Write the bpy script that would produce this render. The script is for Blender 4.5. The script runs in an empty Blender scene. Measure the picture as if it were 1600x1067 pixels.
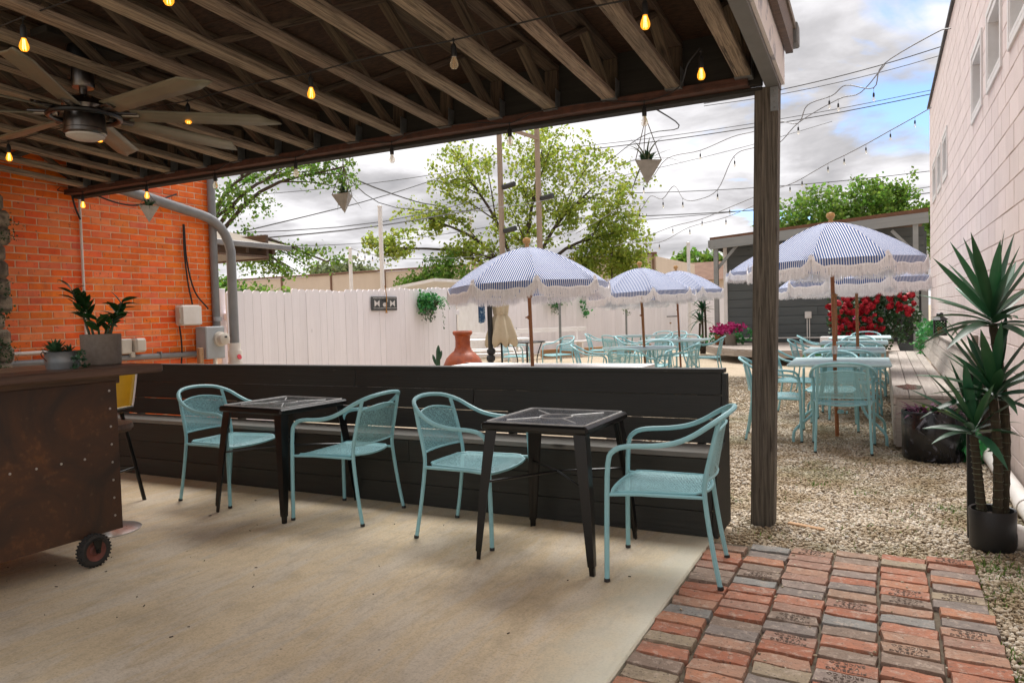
import bpy, math, random
import numpy as np
from mathutils import Vector, Matrix
random.seed(7); rng = np.random.default_rng(7)
S = bpy.context.scene; COL = S.collection
rad = math.radians

# ------------------------------------------------------------ camera
RX = Vector((0.89152, 0.45209, -0.02824)); RY = Vector((-0.00852, -0.04559, -0.99892)); RF = Vector((-0.45289, 0.89080, -0.03680))
CAM = Vector((0, 0, 1.28)); FPX = 1143.0
cd = bpy.data.cameras.new('camera'); cam = bpy.data.objects.new('camera', cd); COL.objects.link(cam)
m = Matrix((RX, -RY, -RF)).transposed().to_4x4(); m.translation = CAM; cam.matrix_world = m
cd.sensor_fit = 'HORIZONTAL'; cd.sensor_width = 36; cd.lens = FPX / 1600 * 36; cd.clip_start = .05; cd.clip_end = 2000
S.camera = cam
def seen(p):
    d = Vector(p) - CAM; z = d.dot(RF)
    if z < .2: return None
    return 800 + FPX * d.dot(RX) / z, 533.5 + FPX * d.dot(RY) / z, z

# ------------------------------------------------------------ world, sun, exposure
SUN_EL, SUN_AZ = 64, 345        # azimuth measured clockwise from +Y
W = bpy.data.worlds.new('World'); S.world = W; W.use_nodes = True
nt = W.node_tree; nt.nodes.clear()
class NT:
    def __init__(s, tree): s.t = tree
    def n(s, typ, **kw):
        o = s.t.nodes.new(typ)
        for k, v in kw.items():
            if k.startswith('i_'):
                kk = k[2:]; kk = int(kk) if kk.isdigit() else kk.replace('_', ' ')
                o.inputs[kk].default_value = v
            else: setattr(o, k, v)
        return o
    def l(s, a, b): s.t.links.new(a, b)
    def math(s, op, a, b=None, c=None, clamp=False):
        o = s.n('ShaderNodeMath', operation=op); o.use_clamp = clamp
        for i, v in enumerate((a, b, c)):
            if v is None: continue
            if hasattr(v, 'links') or hasattr(v, 'is_linked'): s.l(v, o.inputs[i])
            else: o.inputs[i].default_value = v
        return o.outputs[0]
    def ramp(s, fac, stops, interp='LINEAR'):
        r = s.n('ShaderNodeValToRGB'); r.color_ramp.interpolation = interp
        while len(r.color_ramp.elements) < len(stops): r.color_ramp.elements.new(.5)
        for e, (p, c) in zip(r.color_ramp.elements, stops):
            e.position = p; e.color = (c if hasattr(c, '__len__') else (c, c, c)) + ((1,) if not hasattr(c, '__len__') or len(c) == 3 else ())
        s.l(fac, r.inputs[0]); return r.outputs[0]
    def mix(s, fac, a, b, blend='MIX'):
        o = s.n('ShaderNodeMix', data_type='RGBA', blend_type=blend)
        for sock, v in ((o.inputs[0], fac), (o.inputs[6], a), (o.inputs[7], b)):
            if hasattr(v, 'is_linked'): s.l(v, sock)
            elif hasattr(v, '__len__'): sock.default_value = tuple(v) + ((1,) if len(v) == 3 else ())
            else: sock.default_value = v
        return o.outputs[2]
w = NT(nt)
out = w.n('ShaderNodeOutputWorld')
sky = w.n('ShaderNodeTexSky', sky_type='NISHITA', sun_disc=False, sun_elevation=rad(SUN_EL), sun_rotation=rad(SUN_AZ), air_density=.75, dust_density=.15, ozone_density=5.0)
tc = w.n('ShaderNodeTexCoord'); sx = w.n('ShaderNodeSeparateXYZ'); w.l(tc.outputs['Generated'], sx.inputs[0])
zz = w.math('ADD', w.math('MAXIMUM', sx.outputs[2], 0.0), .16)
cb = w.n('ShaderNodeCombineXYZ'); w.l(w.math('DIVIDE', sx.outputs[0], zz), cb.inputs[0]); w.l(w.math('DIVIDE', sx.outputs[1], zz), cb.inputs[1]); cb.inputs[2].default_value = 3.7
n1 = w.n('ShaderNodeTexNoise', i_Scale=1.15, i_Detail=9.0, i_Roughness=.56, i_Distortion=.35); w.l(cb.outputs[0], n1.inputs['Vector'])
n2 = w.n('ShaderNodeTexNoise', i_Scale=1.9, i_Detail=7.0, i_Roughness=.55, i_Distortion=.2)
mp = w.n('ShaderNodeMapping'); mp.inputs['Location'].default_value = (5.1, 2.3, 8.2); w.l(cb.outputs[0], mp.inputs[0]); w.l(mp.outputs[0], n2.inputs['Vector'])
def hole(dx, dy, dz, c0, c1):     # a gap of clear sky with a ragged edge
    v = w.n('ShaderNodeVectorMath', operation='DOT_PRODUCT'); w.l(tc.outputs['Generated'], v.inputs[0])
    d = Vector((dx, dy, dz)).normalized(); v.inputs[1].default_value = d
    val = w.math('ADD', v.outputs['Value'], w.math('MULTIPLY', w.math('SUBTRACT', n1.outputs[0], .5), .05))
    mr = w.n('ShaderNodeMapRange', interpolation_type='SMOOTHSTEP'); mr.inputs[1].default_value = c0; mr.inputs[2].default_value = c1; w.l(val, mr.inputs[0]); return mr.outputs[0]
H = [hole(.015, .955, .285, .991, .9985), hole(-.035, .965, .27, .9945, .9995), hole(-.13, .96, .235, .9975, 1.0), hole(-.17, .95, .30, .9982, 1.0)]
hs = H[0]
for h_ in H[1:]: hs = w.math('MAXIMUM', hs, h_)
cov = w.ramp(n1.outputs[0], [(.22, 0.0), (.31, 1.0)])
cov = w.math('MULTIPLY', cov, w.math('SUBTRACT', 1.0, w.math('MULTIPLY', hs, .95)), clamp=True)
ccol = w.ramp(n2.outputs[0], [(.32, (.40, .395, .41)), (.44, (.58, .565, .58)), (.52, (.77, .755, .775)), (.62, (.99, .97, .985)), (.8, (1.07, 1.05, 1.06))])
bg1 = w.n('ShaderNodeBackground', i_Strength=.05); w.l(sky.outputs[0], bg1.inputs[0])
bg2 = w.n('ShaderNodeBackground', i_Strength=.232); w.l(ccol, bg2.inputs[0])
mx = w.n('ShaderNodeMixShader'); w.l(cov, mx.inputs[0]); w.l(bg1.outputs[0], mx.inputs[1]); w.l(bg2.outputs[0], mx.inputs[2]); w.l(mx.outputs[0], out.inputs[0])
sd = bpy.data.lights.new('sun', 'SUN'); sd.energy = 1.2; sd.angle = rad(45); sd.color = (1, .97, .93)
so = bpy.data.objects.new('sun', sd); COL.objects.link(so)
a, e = rad(SUN_AZ), rad(SUN_EL); sv = Vector((math.sin(a) * math.cos(e), math.cos(a) * math.cos(e), math.sin(e)))
so.rotation_euler = sv.to_track_quat('Z', 'Y').to_euler(); so.location = (0, 0, 30)
vs = S.view_settings; vs.view_transform = 'Standard'; vs.look = 'None'; vs.exposure = 2.35; vs.gamma = 1; vs.use_curve_mapping = False
S.render.engine = 'CYCLES'
S.cycles.max_bounces = 10; S.cycles.diffuse_bounces = 6; S.cycles.transparent_max_bounces = 24

# ------------------------------------------------------------ materials
def new_mat(name):
    mt = bpy.data.materials.new(name); mt.use_nodes = True; t = NT(mt.node_tree); mt.node_tree.nodes.clear()
    o = t.n('ShaderNodeOutputMaterial'); b = t.n('ShaderNodeBsdfPrincipled'); t.l(b.outputs[0], o.inputs[0]); return mt, t, b, o
def coords(t, scale=(1, 1, 1), rnd=True, which='Object'):
    tc = t.n('ShaderNodeTexCoord'); mp = t.n('ShaderNodeMapping'); mp.inputs['Scale'].default_value = scale
    t.l(tc.outputs[which], mp.inputs[0])
    if rnd:
        oi = t.n('ShaderNodeObjectInfo'); cbn = t.n('ShaderNodeCombineXYZ')
        for i, k in enumerate((37., 91., 53.)): t.l(t.math('MULTIPLY', oi.outputs['Random'], k), cbn.inputs[i])
        t.l(cbn.outputs[0], mp.inputs['Location'])
    return mp.outputs[0]
def noise(t, vec, scale, detail=5, rough=.6, dist=0):
    n = t.n('ShaderNodeTexNoise', i_Scale=scale, i_Detail=detail, i_Roughness=rough, i_Distortion=dist); t.l(vec, n.inputs['Vector']); return n.outputs[0]
def bump(t, b, h, strength=.3, dist=.01):
    bp = t.n('ShaderNodeBump', i_Strength=strength, i_Distance=dist); t.l(h, bp.inputs['Height']); t.l(bp.outputs[0], b.inputs['Normal'])
def hsv_rand(t, col, dv=.25, dh=0.0, ds=0.0, island=False):
    if island: r = t.n('ShaderNodeNewGeometry').outputs['Random Per Island']
    else: r = t.n('ShaderNodeObjectInfo').outputs['Random']
    h = t.n('ShaderNodeHueSaturation')
    t.l(t.math('ADD', 1 - dv, t.math('MULTIPLY', r, 2 * dv)), h.inputs['Value'])
    if dh: t.l(t.math('ADD', .5 - dh, t.math('MULTIPLY', t.math('FRACT', t.math('MULTIPLY', r, 7.31)), 2 * dh)), h.inputs['Hue'])
    if ds: t.l(t.math('ADD', 1 - ds, t.math('MULTIPLY', t.math('FRACT', t.math('MULTIPLY', r, 13.7)), 2 * ds)), h.inputs['Saturation'])
    if hasattr(col, 'is_linked'): t.l(col, h.inputs['Color'])
    else: h.inputs['Color'].default_value = tuple(col) + (1,)
    return h.outputs[0]
def simple(name, col, rough=.5, col2=None, scale=6, metal=0, bstr=.15, bscale=None, dv=0, dh=0, island=False, spec=None, lo=.35, hi=.7, stretch=(1, 1, 1)):
    mt, t, b, o = new_mat(name); v = coords(t, stretch); f = noise(t, v, scale)
    f2 = t.ramp(f, [(lo, 0.0), (hi, 1.0)])
    c = t.mix(f2, col, col2 if col2 else [x * .78 for x in col])
    if dv or dh: c = hsv_rand(t, c, dv, dh, island=island)
    t.l(c, b.inputs['Base Color']); b.inputs['Metallic'].default_value = metal
    t.l(t.math('ADD', rough - .08, t.math('MULTIPLY', f, .16)), b.inputs['Roughness'])
    if spec is not None: b.inputs['Specular IOR Level'].default_value = spec
    if bstr: bump(t, b, noise(t, v, bscale or scale * 6, 4), bstr, .004)
    return mt
def wood(name, col, dark, rough=.75, grain=60, stretch=.04, dv=.15, bstr=.35, knots=True, lo=.3, hi=.72, crack=0.0, scuff=0.0):   # grain along local X
    mt, t, b, o = new_mat(name); v = coords(t, (stretch, 1, 1))
    f = noise(t, v, grain, 9, .68, .5); g = noise(t, coords(t, (.6, 1, 1)), 3.0, 5)
    c = t.mix(t.ramp(f, [(lo, 0.0), (hi, 1.0)]), dark, col)
    c = t.mix(t.ramp(g, [(.35, 0.0), (.7, .6)]), c, t.mix(.5, c, dark))
    if crack:
        k = noise(t, coords(t, (.035, 1, 1)), grain * .6, 6, .7, 1.2); c = t.mix(t.ramp(k, [(.36, crack), (.43, 0.0)]), c, [x * .25 for x in dark])
    if knots:
        vo = t.n('ShaderNodeTexVoronoi', i_Scale=2.2, i_Randomness=1.0); t.l(coords(t, (.55, 1.6, 1.6)), vo.inputs['Vector'])
        c = t.mix(t.ramp(vo.outputs['Distance'], [(.03, 1.0), (.075, 0.0)]), c, [x * .35 for x in dark])
    if dv: c = hsv_rand(t, c, dv, .008)
    if scuff: c = t.mix(t.ramp(noise(t, coords(t, (.35, 1, 1)), 26, 6, .75), [(.68, 0.0), (.73, scuff)]), c, (.22, .21, .19))
    t.l(c, b.inputs['Base Color']); b.inputs['Roughness'].default_value = rough
    bump(t, b, f, bstr, .004); return mt

M = {}
# concrete
mt, t, b, o = new_mat('concrete'); v = coords(t, (1, 1, 1), False); vs_ = coords(t, (2.2, .45, 1), False)
big = noise(t, v, .9, 6, .6, .6); mid = noise(t, v, 5, 6, .65); fine = noise(t, v, 95, 5, .75); streak = noise(t, vs_, 3.2, 8, .66, .8); comb = noise(t, coords(t, (3.2, .8, 1), False), 4.5, 8, .72, 1.6); grit = noise(t, v, 38, 6, .75)
c = t.mix(t.ramp(big, [(.33, 0.0), (.68, 1.0)]), (.74, .60, .405), (.60, .47, .295))
c = t.mix(t.ramp(streak, [(.44, 0.0), (.60, .75)]), c, (.66, .58, .47)); c = t.mix(t.ramp(comb, [(.50, 0.0), (.68, .42)]), c, (.37, .29, .195))
c = t.mix(t.ramp(mid, [(.5, 0.0), (.78, .5)]), c, (.31, .25, .17))
c = t.mix(t.ramp(grit, [(.52, 0.0), (.68, .42)]), c, (.34, .27, .18)); c = t.mix(t.ramp(fine, [(.50, 0.0), (.64, .42)]), c, (.27, .21, .14)); c = t.mix(t.ramp(fine, [(.30, .5), (.42, 0.0)]), c, (.74, .66, .54))
sp = t.n('ShaderNodeTexVoronoi', i_Scale=7.0); t.l(v, sp.inputs['Vector'])
c = t.mix(t.ramp(sp.outputs['Distance'], [(.02, .8), (.05, 0.0)]), c, (.1, .075, .05))
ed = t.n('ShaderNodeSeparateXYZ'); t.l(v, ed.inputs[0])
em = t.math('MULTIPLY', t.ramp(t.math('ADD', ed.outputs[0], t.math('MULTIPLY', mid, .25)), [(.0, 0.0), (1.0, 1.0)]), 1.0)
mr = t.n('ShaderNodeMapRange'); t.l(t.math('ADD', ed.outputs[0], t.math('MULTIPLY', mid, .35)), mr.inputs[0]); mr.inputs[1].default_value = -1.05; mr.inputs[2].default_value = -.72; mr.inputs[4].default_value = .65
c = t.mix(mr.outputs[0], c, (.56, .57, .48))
t.l(c, b.inputs['Base Color']); b.inputs['Roughness'].default_value = .78
bump(t, b, t.math('ADD', fine, t.math('MULTIPLY', mid, 1.5)), .4, .004); M['concrete'] = mt
# gravel bed
mt, t, b, o = new_mat('gravel_bed'); v = coords(t, (1, 1, 1), False)
vo = t.n('ShaderNodeTexVoronoi', i_Scale=42.0); t.l(v, vo.inputs['Vector']); big = noise(t, v, .8, 6); mid = noise(t, v, 3.1, 6, .65)
c = t.mix(vo.outputs['Color'], (.52, .43, .32), (.24, .185, .125)); c = t.mix(.45, c, (.42, .335, .235))
c = t.mix(t.ramp(mid, [(.52, 0.0), (.7, .5)]), c, (.27, .21, .12)); c = t.mix(t.ramp(big, [(.56, 0.0), (.72, .4)]), c, (.18, .19, .08))
t.l(c, b.inputs['Base Color']); b.inputs['Roughness'].default_value = .9
bump(t, b, t.math('SUBTRACT', 1.0, vo.outputs['Distance']), .8, .012); M['gravel_bed'] = mt
mt, t, b, o = new_mat('pebble'); r = t.n('ShaderNodeNewGeometry').outputs['Random Per Island']; v = coords(t, (1, 1, 1), False)
c = t.ramp(r, [(0, (.20, .155, .11)), (.25, (.37, .295, .21)), (.55, (.49, .41, .305)), (.8, (.61, .54, .44)), (1, (.40, .37, .33))])
c = t.mix(t.ramp(noise(t, v, 2.3, 7, .68), [(.47, 0.0), (.58, .75)]), c, (.25, .18, .095)); c = t.mix(t.ramp(noise(t, v, 1.1, 6), [(.52, 0.0), (.64, .5)]), c, (.17, .165, .075))
t.l(c, b.inputs['Base Color']); b.inputs['Roughness'].default_value = .85; M['pebble'] = mt
# paving brick
mt, t, b, o = new_mat('paving_brick'); v = coords(t); oi = t.n('ShaderNodeObjectInfo')
c = t.ramp(oi.outputs['Random'], [(0, (.33, .110, .055)), (.12, (.38, .145, .080)), (.24, (.31, .165, .115)), (.36, (.22, .155, .115)), (.46, (.36, .195, .125)), (.56, (.20, .165, .145)), (.65, (.30, .235, .155)), (.73, (.23, .225, .21)), (.80, (.40, .175, .095)), (.88, (.31, .19, .125)), (.95, (.25, .19, .16))], 'CONSTANT')
n_ = noise(t, v, 14, 7, .7); c = t.mix(t.ramp(n_, [(.38, 0.0), (.68, .75)]), c, t.mix(.65, c, (.11, .085, .065)))
c = t.mix(t.ramp(noise(t, v, 30, 5, .7), [(.52, 0.0), (.66, .55)]), c, (.46, .37, .30)); c = t.mix(t.ramp(noise(t, v, 75, 4, .7), [(.33, .85), (.42, 0.0)]), c, (.07, .05, .04))
t.l(c, b.inputs['Base Color']); b.inputs['Roughness'].default_value = .8; bump(t, b, t.math('ADD', n_, noise(t, v, 90, 4)), .5, .006); M['paving_brick'] = mt
M['stamp'] = simple('stamped_letters', (.125, .088, .07), .9)
M['joint_dirt'] = simple('joint_dirt', (.085, .065, .045), .95, (.16, .13, .09), 30, bstr=.5)
# orange wall brick + mortar
mt, t, b, o = new_mat('painted_brick'); v = coords(t)
c = t.mix(t.ramp(noise(t, v, 7, 6), [(.35, 0.0), (.7, 1.0)]), (.90, .185, .020), (.76, .115, .016))
c = hsv_rand(t, c, .12, .008, .06)
c = t.mix(t.ramp(noise(t, v, 24, 6, .72), [(.60, 0.0), (.68, .8)]), c, (.07, .03, .02))
gp_ = t.n('ShaderNodeNewGeometry').outputs['Position']; mq = t.n('ShaderNodeMapping'); mq.inputs['Scale'].default_value = (1, 1, .45); t.l(gp_, mq.inputs[0]); c = t.mix(t.ramp(noise(t, mq.outputs[0], 2.6, 7, .7), [(.58, 0.0), (.74, .6)]), c, (.30, .05, .02))
t.l(c, b.inputs['Base Color']); b.inputs['Roughness'].default_value = .62; bump(t, b, noise(t, v, 60, 5), .35, .005); M['painted_brick'] = mt
M['mortar'] = simple('mortar', (.80, .56, .37), .9, (.66, .36, .20), 9, bstr=.4, bscale=90)
# concrete block, pinkish paint
mt, t, b, o = new_mat('block_paint'); v = coords(t)
c = t.mix(t.ramp(noise(t, v, 3, 6), [(.35, 0.0), (.75, 1.0)]), (.81, .70, .675), (.74, .63, .605)); c = hsv_rand(t, c, .045, .004)
gv = t.n('ShaderNodeNewGeometry'); mpv = t.n('ShaderNodeMapping'); mpv.inputs['Scale'].default_value = (1, 1.6, .18); t.l(gv.outputs['Position'], mpv.inputs[0])
c = t.mix(t.ramp(noise(t, mpv.outputs[0], 1.6, 6, .6), [(.55, 0.0), (.80, .35)]), c, (.60, .54, .51))
spz = t.n('ShaderNodeSeparateXYZ'); t.l(gv.outputs['Position'], spz.inputs[0]); mrz = t.n('ShaderNodeMapRange'); t.l(t.math('ADD', spz.outputs[2], t.math('MULTIPLY', noise(t, gv.outputs['Position'], 4, 5), -.5)), mrz.inputs[0]); mrz.inputs[1].default_value = .35; mrz.inputs[2].default_value = -.2; mrz.inputs[4].default_value = .7
c = t.mix(mrz.outputs[0], c, (.27, .215, .17))
t.l(c, b.inputs['Base Color']); b.inputs['Roughness'].default_value = .82; bump(t, b, noise(t, v, 110, 5, .7), .45, .006); M['block_paint'] = mt
M['block_mortar'] = simple('block_mortar', (.68, .60, .565), .9, (.58, .51, .475), 5, bstr=.4, bscale=80)
# timbers
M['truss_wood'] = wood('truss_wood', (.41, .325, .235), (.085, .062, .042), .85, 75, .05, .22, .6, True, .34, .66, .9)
M['shaded_wood'] = wood('shaded_truss_wood', (.155, .115, .075), (.042, .03, .021), .88, 75, .05, .2, .5, True, .34, .66, .8)  # same timber as bottom chords; shade under the deck painted into its colour
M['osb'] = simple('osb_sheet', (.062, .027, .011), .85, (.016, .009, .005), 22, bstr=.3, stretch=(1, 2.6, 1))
M['dark_beam'] = wood('dark_beam', (.028, .025, .02), (.012, .011, .009), .8, 50)
M['rust_strip'] = simple('rusty_angle', (.105, .040, .024), .75, (.045, .022, .016), 12)
M['post_wood'] = wood('post_wood', (.20, .178, .142), (.048, .041, .032), .88, 85, .03, 0, .7, True, .36, .64, .8)
M['grey_paint'] = simple('grey_paint', (.185, .19, .185), .6, (.14, .145, .14), 3, bstr=.1)
M['white_ply'] = simple('white_plywood', (.80, .775, .75), .7, (.40, .42, .47), 2.4, lo=.56, hi=.60)
M['bench_dark'] = wood('dark_bench_paint', (.024, .025, .021), (.013, .0135, .011), .6, 60, .04, .25, .45, True, scuff=.55)
M['bench_seat'] = wood('dark_bench_seat', (.24, .235, .215), (.15, .145, .13), .6, 16, .05, .1)
M['bench_grey'] = wood('weathered_bench', (.54, .49, .445), (.33, .28, .235), .8, 50, .05, .09, .3)
M['fence_white'] = wood('white_fence_paint', (.90, .87, .905), (.78, .745, .765), .7, 40, .05, .04, .25, True, .2, .5)
M['white_paint'] = simple('white_paint', (.80, .78, .77), .55, (.70, .67, .65), 4, bstr=.1)
M['old_wood'] = wood('old_wood', (.30, .255, .21), (.12, .10, .08), .85)
M['sleeper'] = wood('sleeper', (.50, .30, .16), (.30, .17, .09), .8)
M['bar_wood'] = wood('bar_top_wood', (.15, .085, .05), (.045, .026, .018), .5, 60, .05, .2, .5)
M['bar_top'] = wood('bar_top_board', (.30, .20, .13), (.11, .07, .045), .45, 60, .05, .12, .4)
M['umbrella_wood'] = wood('umbrella_pole_wood', (.40, .165, .055), (.25, .09, .03), .45, 60, .05, .06, .1, False)
M['finial'] = simple('turned_finial', (.55, .30, .09), .4)
# rust steel
mt, t, b, o = new_mat('rusty_steel'); v = coords(t, (1, 1, 1), False); f = noise(t, v, 2.8, 9, .68, .8); g = noise(t, v, 22, 6, .7)
c = t.mix(t.ramp(f, [(.36, 0.0), (.66, 1.0)]), (.040, .026, .020), (.105, .048, .024)); c = t.mix(t.ramp(t.math('MULTIPLY', f, g), [(.29, 0.0), (.44, .55)]), c, (.24, .10, .035))
c = t.mix(t.ramp(g, [(.62, 0.0), (.75, .4)]), c, (.17, .12, .08))
t.l(c, b.inputs['Base Color']); b.inputs['Metallic'].default_value = .25; t.l(t.ramp(f, [(.3, .42), (.7, .75)]), b.inputs['Roughness']); bump(t, b, g, .2, .003); M['rusty_steel'] = mt
# chair paint
def aqua(name, perf):
    mt, t, b, o = new_mat(name); v = coords(t)
    c = t.mix(t.ramp(noise(t, v, 9, 5), [(.4, 0.0), (.75, 1.0)]), (.285, .555, .60), (.24, .49, .54))
    t.l(c, b.inputs['Base Color']); b.inputs['Roughness'].default_value = .42
    if perf:
        uv = t.n('ShaderNodeTexCoord').outputs['UV']; vo = t.n('ShaderNodeTexVoronoi', i_Scale=135.0, i_Randomness=.3); t.l(uv, vo.inputs['Vector'])
        h = t.ramp(vo.outputs['Distance'], [(.33, 1.0), (.40, 0.0)])
        tr = t.n('ShaderNodeBsdfTransparent'); ms = t.n('ShaderNodeMixShader'); t.l(h, ms.inputs[0]); t.l(b.outputs[0], ms.inputs[1]); t.l(tr.outputs[0], ms.inputs[2]); t.l(ms.outputs[0], o.inputs[0])
    return mt
M['aqua'] = aqua('aqua_enamel', False); M['aqua_mesh'] = aqua('aqua_perforated_steel', True)
M['aqua_top'] = simple('aqua_table_top', (.52, .70, .71), .4, (.45, .64, .66), 3, bstr=.05)
M['black_metal'] = simple('black_metal', (.004, .004, .0045), .33, (.006, .006, .006), 8, bstr=.04, spec=.4)
M['black_glass'] = simple('patterned_black_top', (.012, .013, .014), .2, (.022, .024, .025), 60, bstr=.35, bscale=70, spec=.7)
M['ridge'] = simple('worn_silver_ridge', (.62, .63, .62), .4, (.42, .43, .42), 30, metal=.2)
M['black_plastic'] = simple('black_plastic', (.016, .017, .018), .45)
M['rubber'] = simple('rubber', (.02, .02, .02), .85, (.04, .035, .03), 20)
M['steel'] = simple('brushed_steel', (.62, .61, .60), .3, (.5, .5, .5), 10, metal=1.0, bstr=.05)
M['galv'] = simple('galvanised_steel', (.26, .275, .28), .45, (.18, .195, .20), 14, metal=.6, bstr=.1)
M['nickel'] = simple('fan_nickel', (.20, .185, .17), .3, (.13, .12, .11), 5, metal=1.0, bstr=0)
M['fan_blade'] = simple('fan_blade', (.17, .16, .11), .45, (.13, .12, .085), 3, bstr=.05)
M['lens'] = simple('frosted_lens', (.55, .53, .49), .5)
M['red_hub'] = simple('red_hub', (.22, .07, .05), .7, (.08, .03, .025), 12)
M['grey_pvc'] = simple('grey_pipe', (.22, .225, .23), .5, (.17, .175, .18), 5, bstr=.05)
M['white_pvc'] = simple('white_pipe', (.74, .71, .68), .4, (.62, .58, .53), 5, bstr=.05)
M['beige_plastic'] = simple('beige_box', (.60, .56, .49), .5, (.50, .46, .40), 5, bstr=.05)
M['grey_box'] = simple('grey_meter_box', (.40, .43, .45), .5, (.33, .36, .38), 5, bstr=.05)
M['red_tag'] = simple('red_tag', (.55, .03, .05), .5)
M['terracotta'] = simple('terracotta', (.40, .085, .022), .38, (.24, .045, .014), 9, bstr=.2)
M['wet_wood'] = simple('wet_wood', (.17, .15, .12), .12, (.12, .10, .08), 8, bstr=.02)
M['planter_concrete'] = simple('planter_concrete', (.50, .49, .46), .85, (.36, .35, .33), 18, bstr=.3)
M['pot_brown'] = simple('stone_pot', (.20, .165, .135), .8, (.15, .125, .10), 40, bstr=.2)
M['cord'] = simple('planter_cord', (.22, .19, .15), .9)
M['cable'] = simple('black_cable', (.012, .012, .012), .6, bstr=0)
M['wire'] = simple('overhead_wire', (.06, .06, .065), .6, bstr=0)
M['grey_cable'] = simple('grey_cable', (.25, .25, .25), .5, bstr=0)
M['yellow'] = simple('yellow_seat', (.66, .40, .012), .38, bstr=.03)
M['canvas_beige'] = simple('beige_canvas', (.56, .47, .33), .85, (.47, .39, .27), 5, bstr=.15, bscale=160)
M['fringe'] = simple('cotton_fringe', (.93, .91, .91), .95, (.84, .81, .81), 60, bstr=0, dv=.12, island=True)
M['sign_dark'] = simple('dark_plaque', (.055, .06, .062), .6, (.075, .08, .08), 20)
M['sign_white'] = simple('plaque_cutout', (.75, .72, .70), .7)
M['amber'] = simple('amber_cord', (.45, .22, .05), .7)
M['towel'] = simple('patterned_towel', (.03, .085, .18), .95, (.32, .42, .50), 24, bstr=.3, lo=.55, hi=.6)
M['shed_paint'] = wood('shed_grey_paint', (.105, .118, .118), (.075, .085, .086), .65, 8, .08, .1, .2)
M['shed_trim'] = wood('shed_trim', (.29, .30, .29), (.22, .225, .22), .7, 8, .08, .06, .2)
M['roof_brown'] = simple('brown_roof', (.17, .08, .042), .85, (.12, .055, .03), 3)
M['beige_metal'] = simple('beige_wall_metal', (.66, .545, .44), .6, (.60, .49, .39), 1.5, stretch=(1, 1, .2))
M['brown_trim'] = simple('brown_trim', (.22, .12, .08), .7)
M['deck_wood'] = wood('deck_board', (.44, .38, .33), (.27, .22, .185), .8, 12, .07, .1)
M['green_fabric'] = simple('green_fabric', (.02, .26, .055), .6, (.015, .16, .04), 8, bstr=.3)
M['soil'] = simple('soil', (.05, .035, .025), .95, bstr=.5)
M['magenta'] = simple('magenta_petal', (.48, .015, .17), .7, (.36, .01, .12), 9, dv=.25, island=True)
M['rose'] = simple('red_rose_petal', (.50, .010, .025), .6, (.36, .008, .02), 20, dv=.28, island=True)
M['purple_leaf'] = simple('purple_leaf', (.13, .03, .085), .6, (.08, .02, .05), 9, dv=.25)
M['cactus'] = simple('cactus_skin', (.018, .075, .035), .5, (.012, .05, .02), 20, bstr=.3)
mt, t, b, o = new_mat('window_glass'); b.inputs['Base Color'].default_value = (.18, .21, .22, 1); b.inputs['Roughness'].default_value = .08; b.inputs['Specular IOR Level'].default_value = .9; M['glass'] = mt
mt, t, b, o = new_mat('black_marbled'); v = coords(t); f = noise(t, v, 4.5, 8, .7, 1.8)
c = t.mix(t.ramp(f, [(.54, 0.0), (.60, .3), (.68, 1.0)]), (.008, .009, .011), (.26, .27, .33)); t.l(c, b.inputs['Base Color']); b.inputs['Roughness'].default_value = .22; M['marbled'] = mt
def leafmat(name, col, col2, trans=.35, dv=.35, dh=.025, island=True, rough=.5):
    mt, t, b, o = new_mat(name); v = coords(t); c = t.mix(t.ramp(noise(t, v, 2.2, 4), [(.4, 0.0), (.65, 1.0)]), col, col2); c = hsv_rand(t, c, dv, dh, island=island)
    t.l(c, b.inputs['Base Color']); b.inputs['Roughness'].default_value = rough
    if trans:
        tl = t.n('ShaderNodeBsdfTranslucent'); t.l(c, tl.inputs[0]); ms = t.n('ShaderNodeMixShader', i_0=trans); t.l(b.outputs[0], ms.inputs[1]); t.l(tl.outputs[0], ms.inputs[2]); t.l(ms.outputs[0], o.inputs[0])
    return mt
M['leaf_spring'] = leafmat('spring_leaf', (.25, .325, .045), (.33, .385, .065), .7)
M['leaf_green'] = leafmat('green_leaf', (.12, .235, .032), (.20, .32, .055), .62)
M['leaf_dark'] = leafmat('dark_leaf', (.025, .070, .022), (.04, .10, .03), .2)
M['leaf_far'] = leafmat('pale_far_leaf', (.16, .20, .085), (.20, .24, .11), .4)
M['fern'] = leafmat('fern_leaf', (.035, .20, .045), (.06, .28, .07), .3)
M['trail'] = leafmat('trailing_leaf', (.16, .22, .15), (.22, .29, .2), .2)
M['yucca'] = leafmat('sword_leaf', (.016, .072, .030), (.035, .125, .055), .12, .35, .02, False, .38)
M['zz'] = leafmat('glossy_leaf', (.010, .042, .012), (.03, .09, .02), .1, .35, .02, False, .28)
M['succulent'] = leafmat('succulent_leaf', (.02, .07, .03), (.05, .12, .06), .05, .3, .02, True, .4)
M['airplant'] = leafmat('air_plant_leaf', (.10, .13, .07), (.14, .17, .10), .1)
M['grass'] = leafmat('grass_blade', (.10, .20, .03), (.16, .25, .05), .3)
M['bark'] = wood('bark', (.10, .075, .055), (.035, .027, .02), .95, 10, .2, 0, .8, False)
M['utility_wood'] = wood('utility_pole_wood', (.40, .30, .235), (.27, .20, .15), .9, 6, .1, .1, .2, False)
M['yucca_stem'] = simple('ringed_stem', (.035, .028, .016), .9, (.075, .06, .036), 30, bstr=.5)
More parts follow.
